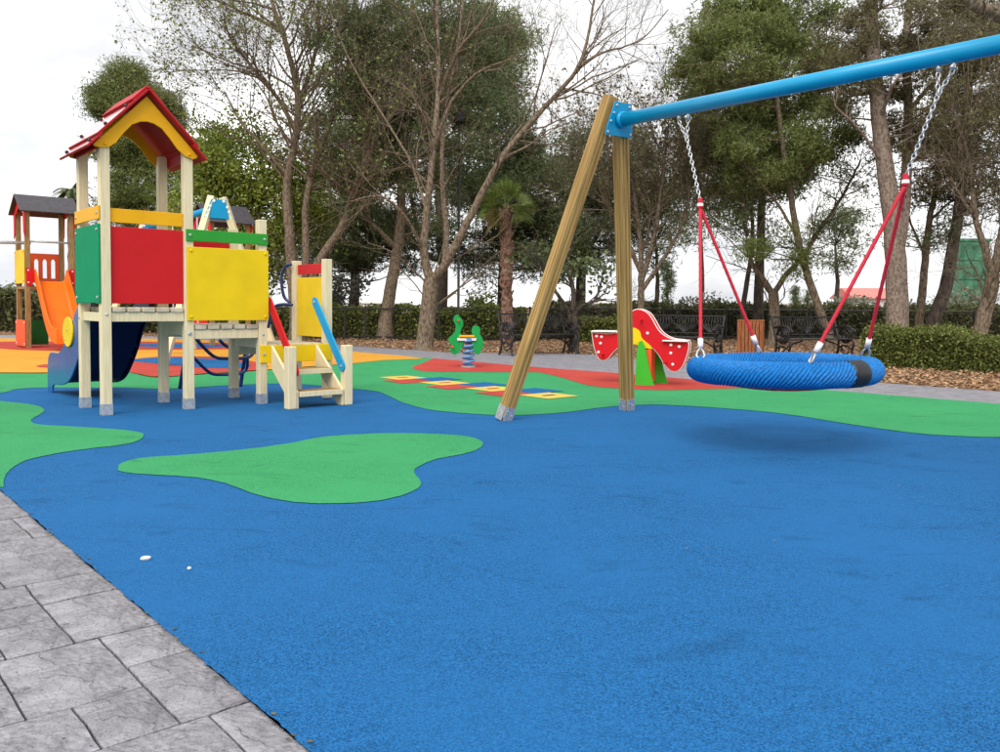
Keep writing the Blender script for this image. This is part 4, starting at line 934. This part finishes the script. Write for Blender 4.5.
tree('leaning_pine', 'leaning pine trunk with a pale snapped side branch', BG, 25, (385, 325),
     [([(385, 325), (390, 290), (397, 250), (401, 205), (402, 150, .4), (408, 80, .8), (412, 0, 1)], 14, 4), ([(396, 248), (382, 232, -.3), (371, 222, -.5)], 6, 3), ([(402, 150, .4), (380, 110, .6), (365, 60, .6)], 6, 2), ([(405, 110, .6), (430, 70, .6), (455, 30, .8)], 5, 2)],
     'bark', [(365, 60, 55, 55, 2.4, 90), (420, 45, 60, 60, 2.4, 100), (360, 140, 50, 50, 2.2, 70), (430, 130, 55, 55, 2.2, 80), (480, 60, 45, 55, 2, 60), (400, 200, 70, 35, 2.2, 40)], 'pinedark', 'needle', 170, .60, .20, nf=.42)
for (nm, lb, dd, bx, fl, lf) in [
        ('dense_pine', 'dark dense pine filling the gap behind the forked bare tree', 33, 352, [(345, 215, 50, 55, 3, 120), (325, 260, 45, 25, 3, 40), (390, 235, 50, 35, 3, 60), (360, 150, 60, 50, 3, 80)], 'pinedark'),
        ('dense_pine', 'dark dense pine right behind the fan palm', 33, 500, [(480, 130, 60, 60, 3, 120), (520, 190, 60, 50, 3, 120), (475, 225, 45, 45, 3, 80), (540, 235, 50, 35, 3, 70), (505, 270, 30, 18, 2.0, 16)], 'pinedark'),
        ('broad_evergreen', 'broad brownish evergreen behind the timber swing legs', 36, 578, [(560, 190, 60, 55, 3, 110), (610, 200, 50, 50, 3, 100), (565, 245, 50, 25, 3, 50), (640, 180, 36, 40, 2.5, 40), (600, 150, 45, 30, 2.5, 45)], 'pinedark'),
        ('dense_pine', 'dark dense pine whose crown tops the leaning trunk', 40, 440, [(440, 60, 90, 70, 3.5, 160), (400, 130, 70, 60, 3.5, 110), (500, 60, 45, 50, 3, 70), (345, 50, 30, 60, 2.5, 40)], 'pine')]:
    tree(nm, lb, BG, dd, (bx, 322), [([(bx, 322), (bx + 3, 270), (bx - 2, 200), (fl[0][0], fl[0][1])], 12, 4), ([(bx, 260), ((bx + fl[1][0]) / 2, 240), (fl[1][0], fl[1][1])], 7, 2)], 'barkdark', fl, lf, 'needle', 190, .85, .26, nf=.42)
# brushy winter tree between the swing legs and the crossbeam
tree('brushy_tree', 'leafless brushy tree with many fine upright twigs behind the chain', BG, 23, (640, 322),
     [([(640, 322), (641, 285), (640, 240), (632, 180), (622, 140)], 8, 2), ([(641, 280), (655, 230), (662, 180), (668, 130)], 6, 1.6), ([(640, 270), (622, 230), (600, 190), (590, 150)], 5, 1.5), ([(641, 290), (668, 250), (685, 215), (690, 180)], 5, 1.5)],
     'bark', twig=dict(TW, n=22, L=1.7, r=.022, up=.14), tips=dict(maxr=.01, n=.7, s=.06, mat='brownleaf', size=.09))
# dark crooked trunk by the bench
tree('crooked_tree', 'short dark crooked tree trunk with splayed limbs beside the ornate bench', BG, 18.3, (573, 352),
     [([(573, 352), (574, 335), (573, 318), (571, 310)], 11, 9), ([(572, 318), (580, 306), (594, 300), (606, 298)], 5, 2), ([(572, 315), (562, 300), (553, 285), (548, 265)], 5, 2), ([(572, 312), (573, 290), (568, 262), (572, 235)], 6, 2), ([(594, 300), (600, 285), (604, 262)], 3, 1.2)],
     'barkdark', [(558, 258, 36, 24, 1.2, 18), (600, 262, 26, 22, 1.0, 10)], 'pinedark', 'leaf', 60, .5, .10, twig=dict(TW, n=6, L=.9, r=.02, levels=2))
# pines on the right
tree('slim_pine', 'pine with a straight dark trunk standing behind the litter bin', BG, 25, (757, 336),
     [([(757, 336), (758, 300), (760, 250), (762, 190), (768, 110), (770, 30), (772, -40)], 11, 4), ([(762, 180), (735, 140), (705, 105)], 4, 1.5), ([(764, 150), (795, 110), (820, 80)], 4, 1.5), ([(740, 336), (745, 290), (752, 240), (750, 190)], 6, 3)],
     'barkdark', [(735, 110, 48, 40, 1.8, 110), (780, 75, 55, 50, 2.0, 120), (722, 165, 36, 32, 1.6, 60), (772, 170, 40, 30, 1.6, 56), (730, 205, 34, 18, 1.3, 24), (790, 15, 45, 35, 1.8, 60), (740, 20, 40, 30, 1.6, 44), (775, -45, 60, 35, 1.8, 60), (695, 110, 18, 40, 1.2, 26), (705, 35, 20, 30, 1.2, 20)], 'pine', 'needle', 190, .55, .21, nf=.42)
tree('forked_pine', 'pale-barked pine forking near the ground beside the bin', BG, 22, (774, 336),
     [([(774, 336), (774, 310), (773, 292)], 11, 10), ([(773, 294), (763, 278), (752, 262), (746, 240), (748, 200)], 6, 3), ([(773, 294), (785, 275), (805, 252), (820, 228), (842, 195), (860, 160)], 6, 2)],
     'bark', [(845, 165, 40, 28, 1.5, 26), (745, 215, 26, 30, 1.3, 20), (815, 240, 28, 20, 1.0, 10)], 'pinedark', 'needle', 70, .5, .17, twig=dict(TW, n=7, L=1.3, r=.02, levels=2))
tree('slanting_pine', 'slim pine slanting across between the bench and the red rope', BG, 21, (829, 334),
     [([(829, 334), (818, 305), (806, 270), (797, 235), (790, 190), (782, 140), (775, 80)], 9, 4), ([(797, 235), (775, 200), (755, 175)], 3.5, 1.5), ([(790, 190), (810, 165), (835, 140)], 3.5, 1.5)],
     'bark', [(770, 150, 45, 35, 1.5, 60), (825, 130, 30, 30, 1.3, 34), (740, 60, 60, 45, 1.6, 80), (700, 60, 26, 40, 1.3, 26), (780, 250, 30, 22, 1.0, 12)], 'pine', 'needle', 220, .45, .16, nf=.5)
tree('big_pine', 'tall thick pale-barked pine with a double trunk beyond the clipped hedge', BG, 19.5, (897, 340),
     [([(897, 340), (897, 300), (895, 250), (891, 205), (885, 165), (879, 120), (874, 60), (871, 0), (868, -80)], 23, 10), ([(896, 262), (903, 215, .3), (907, 160, .5), (908, 100, .7), (906, 40, .8), (912, -40, 1)], 13, 6),
      ([(885, 165), (860, 130, -.4), (835, 105, -.8)], 4, 1.5), ([(908, 110, .7), (935, 80, .4), (965, 60)], 5, 2), ([(879, 120), (895, 80, -.8), (920, 55, -1)], 4, 1.5)],
     'barkpale', [(935, 70, 50, 45, 1.8, 70), (845, 60, 30, 45, 1.5, 40), (890, 20, 50, 35, 1.8, 60), (960, 30, 45, 40, 1.6, 60), (925, 130, 40, 30, 1.4, 34)], 'brownleaf', 'needle', 170, .42, .15)
tree('thin_pine', 'thin grey pine rising between two thicker trunks past the hedge', BG, 21, (917, 338),
     [([(917, 338), (921, 300), (925, 260), (929, 220), (936, 185), (938, 140)], 9, 4), ([(925, 255), (912, 225), (905, 205)], 3, 1.5), ([(929, 220), (945, 205), (958, 195)], 3, 1.3)],
     'bark', [(935, 190, 40, 28, 1.5, 30), (915, 235, 25, 18, 1.0, 10), (955, 230, 25, 18, 1, 10)], 'pinedark', 'needle', 80, .45, .16)
tree('dark_leaning_pine', 'dark leaning pine trunk in front of the green clad building', BG, 20.5, (928, 338),
     [([(928, 338), (936, 312), (946, 285), (951, 255), (957, 220), (962, 180), (966, 130), (968, 70)], 14, 8), ([(957, 220), (975, 195), (990, 185)], 4, 1.5), ([(962, 180), (945, 150), (930, 130)], 4, 1.5)],
     'barkdark', [(960, 135, 45, 40, 1.8, 60), (985, 195, 25, 25, 1.2, 20), (940, 175, 25, 22, 1.2, 18), (975, 80, 40, 40, 1.5, 50)], 'brownleaf', 'needle', 110, .5, .17)
tree('branchy_tree', 'brown branchy tree overlapping the edge of the green clad building', BG, 16.5, (977, 345),
     [([(977, 345), (983, 318), (990, 292), (993, 272)], 15, 13), ([(993, 275), (984, 245), (975, 215), (972, 180), (965, 140)], 8, 3), ([(993, 275), (1000, 240), (1008, 200), (1010, 140)], 10, 4), ([(975, 215), (960, 195), (950, 175)], 4, 1.5)],
     'bark', [(985, 120, 40, 45, 1.2, 46), (1020, 150, 40, 60, 1.5, 40), (965, 60, 30, 40, 1.2, 26), (1010, 50, 40, 50, 1.5, 40)], 'brownleaf', 'needle', 90, .42, .14, twig=dict(TW, n=10, L=1.2, r=.02))
tree('overhanging_tree', 'tree mostly out of view with one limb crossing the crossbeam end', BG, 9.5, (1120, 375),
     [([(1120, 375), (1110, 250), (1095, 120), (1070, 50), (1030, 22), (1000, 12), (975, 2), (955, -20)], 34, 8), ([(1110, 250), (1130, 120), (1140, 0)], 20, 8)], 'bark', twig=dict(TW, n=7, L=.8, r=.012, levels=2), tips=dict(maxr=.01, n=.5, s=.05, mat='brownleaf', size=.06))
for i, (px_, dd, cx, cy, r_, lb) in enumerate([(700, 38, 700, 210, 34, 'far grey-green pine seen past the first red rope'), (835, 42, 835, 245, 30, 'far thin pine between the slanting trunk and the pink roof'), (655, 36, 655, 240, 40, 'far dark pine behind the brushy twigs')]):
    tree('far_pine', lb, BG, dd, (px_, 318), [([(px_, 318), (px_ + 2, 280), (cx, cy)], 6, 2)], 'barkdark', [(cx, cy, r_, 32, 2, 40), (cx + 8, cy - 40, r_ * .7, 28, 1.8, 28)], 'pinedark', 'needle', 70, .8, .28)
# small round-headed cypresses far off
for (px_, top, dd, lb) in [(667, 262, 45, 'small far cypress beside the red seesaw hump'), (795, 285, 70, 'tiny far cypress over the slatted bin'), (807, 290, 75, 'tiny far cypress beside the slanting trunk foot')]:
    h_ = 318 - top
    tree('cypress', lb, 'far cypresses', dd, (px_, 318), [([(px_, 318), (px_, (318 + top) / 2), (px_, top)], 3, 1)], 'barkdark', [(px_, 318 - h_ * .42, 4.5, h_ * .40, .5, 50), (px_, top + h_ * .18, 2.8, h_ * .18, .35, 24)], 'pinedark', 'needle', 40, .35, .22)

# palms
def fan_palm(name, label, d, base, crown, wpx, rpx, nf, ndry):
    b = at(base[0], base[1], d); loc = np.array([b.x, b.y, 0.0]); root = thing(name, label, 'palm', loc - np.array([0, 0, .03]), 0, 'palms')
    c = np.array(tuple(at(crown[0], crown[1], d))); r = wpx * .5 * d / FPX; n = 40; P = np.linspace(np.array([loc[0], loc[1], -.05]), c, n)
    rad = r * (1 + .18 * rng.uniform(-1, 1, n)) * np.linspace(1.15, .85, n); tubes_np('trunk', [(P, rad, 12)], 'palmtrunk', root, loc)
    st = MB()
    for k in range(150):                                            # stubs of cut leaf stalks
        f = rng.uniform(.35, 1); p = loc + (c - loc) * f; a = rng.uniform(0, 6.28); o = np.array([math.cos(a), math.sin(a), 0]); q = p + o * r * .8
        st.tube([Vector(q - loc), Vector(q + o * .08 + np.array([0, 0, .12]) - loc)], [.045, .02], 4)
    st.build('leaf_stubs', 'palmtrunk', root)
    Rf = rpx * d / FPX
    for which, mat, cnt in (('fronds', 'frond', nf), ('dry_fronds', 'dryfrond', ndry)):
        VS, FS = [], []; k0 = 0
        for k in range(cnt):
            a = rng.uniform(0, 6.28); el = rng.uniform(-.55, 1.45) if which == 'fronds' else rng.uniform(-1.3, -.35)
            dr = np.array([math.cos(a) * math.cos(el), math.sin(a) * math.cos(el), math.sin(el)]); L = Rf * rng.uniform(.45, .6)
            h = c + dr * L; sd = unit(np.cross(dr, [0, 0, 1.0]) + 1e-6); nr = np.cross(sd, dr); ro = rng.normal(0, .9); sd, nr = sd * math.cos(ro) + nr * math.sin(ro), nr * math.cos(ro) - sd * math.sin(ro)
            VS.append(np.array([c - sd * .012, c + sd * .012, h + sd * .012, h - sd * .012]) - loc); FS.append(np.arange(4) + k0); k0 += 4
            for j in range(22):
                t = (j / 21 - .5) * 3.6; e = dr * math.cos(t) + sd * math.sin(t); l_ = Rf * .52 * (1 - .25 * abs(t) / 1.8)
                w = np.cross(e, nr) * .020 * l_ / .5; tip = h + e * l_ + np.array([0, 0, -.10 * l_]); md = h + e * l_ * .55 + nr * .02
                VS.append(np.array([h, md + w, tip, md - w]) - loc); FS.append(np.arange(4) + k0); k0 += 4
        np_obj(which, np.concatenate(VS), np.array(FS), mat, root)
    return root
fan_palm('fan_palm', 'fan palm with a shaggy reddish trunk behind the bench', 23.5, (507, 330), (506, 208), 11, 32, 34, 3)
fan_palm('fan_palm', 'fan palm with hanging dry fronds seen through the roofed tower', 30, (172, 325), (172, 208), 11, 42, 10, 34)['label'] = 'fan palm with hanging straw-coloured dry fronds behind the cream tower posts'
def feather_palm(name, label, d, base, crown, rpx, nf):
    b = at(base[0], base[1], d); loc = np.array([b.x, b.y, 0.0]); root = thing(name, label, 'palm', loc - np.array([0, 0, .03]), 0, 'palms')
    c = np.array(tuple(at(crown[0], crown[1], d))); P = np.linspace(np.array([loc[0], loc[1], -.05]), c, 20); tubes_np('trunk', [(P, .22 * (1 + .15 * rng.uniform(-1, 1, 20)), 10)], 'palmtrunk', root, loc)
    Rf = rpx * d / FPX; VS, FS = [], []; k0 = 0
    for k in range(nf):
        a = rng.uniform(0, 6.28); el = rng.uniform(.1, 1.3); dr = np.array([math.cos(a) * math.cos(el), math.sin(a) * math.cos(el), math.sin(el)]); pts = [c]; q = c.copy(); dd = dr.copy()
        for i in range(10): dd = unit(dd + np.array([0, 0, -.19])); q = q + dd * Rf / 10; pts.append(q)
        for i in range(1, 11):
            ax = unit(pts[i] - pts[i - 1]); sd = unit(np.cross(ax, [0, 0, 1.0]) + 1e-6)
            for s in (-1, 1):
                for h in (.25, .75):
                    o = pts[i - 1] + (pts[i] - pts[i - 1]) * h; l_ = Rf * .30 * (1 - .06 * i); tip = o + (sd * s * .8 + ax * .6 + np.array([0, 0, -.35])) * l_; w = ax * .035
                    VS.append(np.array([o - w, o + w, tip]) - loc); FS.append(np.arange(3) + k0); k0 += 3
            VS.append(np.array([pts[i - 1] - sd * .03, pts[i - 1] + sd * .03, pts[i]]) - loc); FS.append(np.arange(3) + k0); k0 += 3
    np_obj('fronds', np.concatenate(VS), np.array(FS), 'pinedark', root); return root
feather_palm('feather_palm', 'feather palm with drooping dark fronds between the two tower roofs', 36, (74, 322), (72, 192), 22, 24)
feather_palm('feather_palm', 'short feather palm at the margin beside the brown tower', 30, (-12, 325), (-6, 300), 34, 24)

# hedges, bushes, fence
def hedge(name, label, P, h, th, mat, n, lsize, group=None, z0=0.0, rnd=.08):
    """clipped hedge along a polyline P of ground points"""
    P = [np.array([p[0], p[1], 0.0]) for p in P]; loc = P[0]; root = thing(name, label, 'hedge', loc - np.array([0, 0, .03]), 0, group)
    seg = [np.linalg.norm(P[i + 1] - P[i]) for i in range(len(P) - 1)]; tot = sum(seg); pts = []; core = MB()
    for i in range(len(P) - 1):
        d = (P[i + 1] - P[i]) / seg[i]; nn = np.array([-d[1], d[0], 0]); k = int(n * seg[i] / tot); t = rng.uniform(0, seg[i], k); s = rng.uniform(-1, 1, k); z = rng.uniform(z0, h, k)
        f = rng.uniform(size=k); top = f < .35; fr = (f >= .35) & (f < .8)
        z = np.where(top, h + rng.normal(0, rnd * .5, k), z); s = np.where(fr, np.where(nn[1] > 0, -1, 1) * (1 + rng.normal(0, .10, k)), s)
        wob = .06 * np.sin(t * 2.1) + .04 * np.sin(t * 5.3 + 1)
        pts.append(P[i] + d * t[:, None] + nn * (s * th * .5)[:, None] + np.array([0, 0, 1.0]) * (z + wob * (z / h))[:, None])
        nn_ = nn * th * .40; a, b = P[i] - loc, P[i + 1] - loc; h2 = h - .10
        core.add([a - nn_, b - nn_, b + nn_, a + nn_, a - nn_ + [0, 0, h2], b - nn_ + [0, 0, h2], b + nn_ + [0, 0, h2], a + nn_ + [0, 0, h2]], [(3, 2, 1, 0), (4, 5, 6, 7), (0, 1, 5, 4), (1, 2, 6, 5), (2, 3, 7, 6), (3, 0, 4, 7)])
    core.build('branches', 'barkdark', root); leaf_mesh('foliage', np.concatenate(pts), mat, root, loc, 'leaf', lsize, .3); return root
hedge('clipped_hedge', 'low clipped green hedge on the leaf litter behind the nest seat', [G(872, 364), (9.9, 12.0)], .60, .95, 'hedge', 46000, .048)
hedge('clipped_hedge', 'long dark hedge along the far iron railing', [(-9, 26.2), (-4, 25.6), (0.8, 25.2)], .90, .9, 'hedge', 16000, .10)
hedge('clipped_hedge', 'dark clipped hedge running on behind the litter bin and pine trunks', [(1.2, 26.6), (8, 28.5), (16, 29.5), (24, 29)], 1.05, 1.0, 'hedgedark', 24000, .13)
hedge('clipped_hedge', 'short light green hedge behind the red seesaw', [G(578, 341), G(628, 342)], .60, .9, 'hedge', 6000, .08)
hedge('clipped_hedge', 'dark green hedge beyond the brown tower with the orange slide', [(-26, 29), (-18, 29.5), (-12, 29.5), (-8, 28.5)], 1.3, 1.2, 'hedgedark', 16000, .16)
def bush(name, label, px, py, d, rx, ry, rz_, n, mat, per=60, cr=.45, ls=.13, grp='far bushes'):
    tree(name, label, grp, d, (px, 322), [([(px, 322), (px, (322 + py) / 2), (px + 1, py)], 3, 1)], 'barkdark', [(px, py, rx, ry, rz_, n)], mat, 'leaf', per, cr, ls, cat='bush')
bush('olive_bush', 'silvery olive bush in front of the green clad building', 965, 306, 33, 26, 14, 1.0, 44, 'silver')
bush('olive_bush', 'silvery olive bush behind the slanting pine foot', 848, 308, 36, 24, 12, 1.0, 36, 'silver')
bush('olive_bush', 'grey-green olive bush beside the pale big pine', 905, 310, 38, 22, 10, 1.0, 28, 'greyleaf')
bush('olive_bush', 'dull olive bush behind the first red rope', 700, 308, 36, 26, 12, 1.1, 36, 'greyleaf')
bush('leafy_shrub', 'bright green shrub at the foot of the fan palm', 480, 308, 30, 16, 12, .8, 30, 'olive')
bush('leafy_shrub', 'purplish grey shrub behind the yellow side panel', 338, 286, 29, 24, 16, 1.2, 26, 'greyleaf')
bush('leafy_shrub', 'dark shrub under the dense pine beside the leaning trunk', 325, 304, 30, 16, 14, 1.0, 24, 'pinedark')
bush('leafy_shrub', 'dark shrub showing below the tower platform', 190, 300, 30, 40, 30, 1.4, 60, 'pinedark')
bush('leafy_shrub', 'dark shrub between the brown tower and the blue slide', 110, 295, 32, 40, 30, 1.4, 60, 'pinedark')
bush('leafy_shrub', 'dark shrub beyond the yellow slotted panel of the brown tower', 8, 305, 31, 26, 24, 1.4, 50, 'pinedark')
bush('leafy_shrub', 'dull green shrub behind the crooked trunk', 604, 312, 33, 20, 7, 1.0, 20, 'olive')
for i, (px_, r_) in enumerate([(735, 30), (790, 26), (640, 30), (430, 30)]):
    bush('leafy_shrub', ['low green shrub past the railing behind the bin', 'low green shrub past the railing under the tiny cypresses', 'low green shrub past the railing behind the seesaw', 'low green shrub past the railing behind the spring rider'][i], px_, 315, 40, r_ * .8, 5, 1.2, 18, 'hedgedark')
def railing(label, P, h, gap=.13):
    root = thing('iron_railing', label, 'railing', (P[0][0], P[0][1], -.03), 0, 'black iron railings'); o0 = Vector((P[0][0], P[0][1], 0)); bars = MB()
    for i in range(len(P) - 1):
        a = Vector((P[i][0], P[i][1], 0)) - o0; b = Vector((P[i + 1][0], P[i + 1][1], 0)) - o0; L = (b - a).length; d = (b - a) / L
        for z in (.10, h): MB().tube([a + Vector((0, 0, z)), b + Vector((0, 0, z))], .022, 5).build('rail', 'iron', root)
        k = int(L / gap)
        for j in range(k): p = a + d * (j + .5) * L / k; bars.tube([p + Vector((0, 0, .05)), p + Vector((0, 0, h))], .011, 4)
        for j in range(int(L / 2.2) + 1): p = a + d * min(L, j * 2.2); MB().box(p.x - .03, p.x + .03, p.y - .03, p.y + .03, 0, h + .06).build('railing_post', 'iron', root)
    o = bars.build('bars', 'iron', root); o['kind'] = 'stuff'
railing('black iron railing before the long dark hedge', [(-9, 25.3), (-4, 24.8), (.6, 24.5)], .93, .55)
railing('black iron railing crossing behind the bin and benches', [(.9, 25.4), (8, 27.2), (16, 28.2), (22, 28)], .98)

# fallen leaves and crumbs
def in_poly(P, poly):
    x, y = P[:, 0], P[:, 1]; c = np.zeros(len(P), bool); n = len(poly)
    for i in range(n):
        x0, y0 = poly[i]; x1, y1 = poly[(i + 1) % n]
        k = ((y0 > y) != (y1 > y)) & (x < (x1 - x0) * (y - y0) / (y1 - y0 + 1e-12) + x0); c ^= k
    return c
soilpoly = [(p.x, p.y) for p in se] + [(-20, 30), (20, 30), (20, 4)]
d_ = 9 + 20 * rng.uniform(size=150000) ** 1.35; u_ = rng.uniform(-.66, .70, 150000); P = np.stack([u_ * d_, d_], 1); P = P[in_poly(P, soilpoly)]
C = np.concatenate([P, rng.uniform(-.03, .02, (len(P), 1))], 1)
n = len(C); d3 = rng.normal(size=(n, 3)); d3[:, 2] *= .22; d3 /= np.linalg.norm(d3, axis=1)[:, None]; s3 = np.cross(d3, np.array([0, 0, 1.0]) + rng.normal(0, .3, (n, 3))); s3 /= np.linalg.norm(s3, axis=1)[:, None]
L = rng.uniform(.03, .085, (n, 1)); V = np.stack([C, C + d3 * L * .5 + s3 * L * .3, C + d3 * L, C + d3 * L * .5 - s3 * L * .3], 1).reshape(-1, 3)
lit = np_obj('leaf_litter', V, np.arange(4 * n).reshape(-1, 4), 'litter'); tag(lit, 'brown fallen leaves carpeting the soil under the trees', 'leaf litter', None, 'stuff')
n = 420; s_ = rng.uniform(-2, 26, n) ; t_ = np.abs(rng.normal(0, .02, n)); E0 = np.array(EO); C = E0 + np.array(EU) * s_[:, None] + np.array(EN) * (t_ - .01)[:, None]; C[:, 2] = .004
P2 = np.stack([rng.uniform(-6, 6, 260), rng.uniform(3, 14, 260), np.full(260, .014)], 1); C = np.concatenate([C, P2]); n = len(C)
d3 = rng.normal(size=(n, 3)); d3[:, 2] *= .1; d3 /= np.linalg.norm(d3, axis=1)[:, None]; s3 = np.cross(d3, [0, 0, 1.0]); s3 /= np.linalg.norm(s3, axis=1)[:, None]
L = rng.uniform(.006, .022, (n, 1)); V = np.stack([C, C + d3 * L * .5 + s3 * L * .3, C + d3 * L, C + d3 * L * .5 - s3 * L * .3], 1).reshape(-1, 3)
cr_ = np_obj('leaf_crumbs', V, np.arange(4 * n).reshape(-1, 4), 'brownleaf'); tag(cr_, 'tiny dry leaf crumbs scattered over the rubber and paving', 'debris', None, 'stuff')

# lamp post and far buildings
lp = at(458, 320, 24.2); LP = thing('lamp_post', 'thin black lamp post behind the bare forked tree', 'lamp post', (lp.x, lp.y, -.03))
MB().tube([(0, 0, 0), (0, 0, .3), (0, 0, .32), (0, 0, 6.2)], [.09, .08, .04, .035], 10).build('pole', 'iron', LP, smooth=True)
MB().tube([(0, 0, 6.2), (0, 0, 6.3), (0, 0, 6.55), (0, 0, 6.63)], [.05, .16, .20, .03], 10).build('lantern', 'iron', LP)
def box_building(name, label, px0, px1, ytop, d, depth, wall):
    a, b = at(px0, 310, d), at(px1, 310, d); z = at(px0, ytop, d).z; root = thing(name, label, 'building', (a.x, d, -.03)); w = b.x - a.x
    MB().box(0, w, 0, depth, 0, z).build('wall', wall, root); return root, w, z
gb, w, z = box_building('green_building', 'tall green clad block beyond the trees', 957, 987, 241, 110, 3, 'greenclad')
n = 4
for i in range(n):
    for j in range(2):
        zz0 = z * i / n; zz1 = z * (i + 1) / n - .12; MB().box(-.05 + w * j / 2, w * (j + 1) / 2 - .03, -.12, -.02, zz0 + .05, zz1).build('cladding_panel', 'greenclad', gb)
MB().box(-.2, w + .2, -.2, 3.2, z + .01, z + .35).build('roof_slab', 'greenclad', gb)
hb, w, z = box_building('house', 'white house with a pinkish red roof beyond the red rope', 856, 893, 298, 95, 6, 'plaster')
MB().prism([(-.6, z), (6.6, z), (3, z + 1.25)], -.6, w + .6, lambda x, y, h: Vector((h, x, y))).build('roof', 'rooftile', hb)
for i in range(3):
    wo = MB().box(w * (i + .25) / 3, w * (i + .6) / 3, -.06, .05, z * .45, z * .8).build('window', 'glass', hb); MB().box(w * (i + .22) / 3, w * (i + .63) / 3, -.10, -.01, z * .41, z * .445).build('sill', 'plaster', wo)
for (x0, x1, yt, d, lb) in [(775, 852, 304, 120, 'long low white building past the slanting pine'), (560, 640, 303, 130, 'low white building glimpsed behind the swing legs'), (330, 400, 303, 130, 'low white building glimpsed behind the leaning trunk'), (-60, 40, 303, 140, 'low white building glimpsed beyond the brown tower')]:
    wb, w, z = box_building('low_building', lb, x0, x1, yt, d, 12, 'plaster'); MB().box(-.3, w + .3, -.3, 12.3, z + .01, z + .25).build('roof_slab', 'plaster', wb)
    for i in range(6): MB().box(w * (i + .25) / 6, w * (i + .65) / 6, -.06, .05, z * .35, z * .75).build('window', 'glass', wb)
print('triangles', sum(len(o.data.loop_triangles) or sum(len(p.vertices) - 2 for p in o.data.polygons) for o in bpy.data.objects if o.type == 'MESH'))
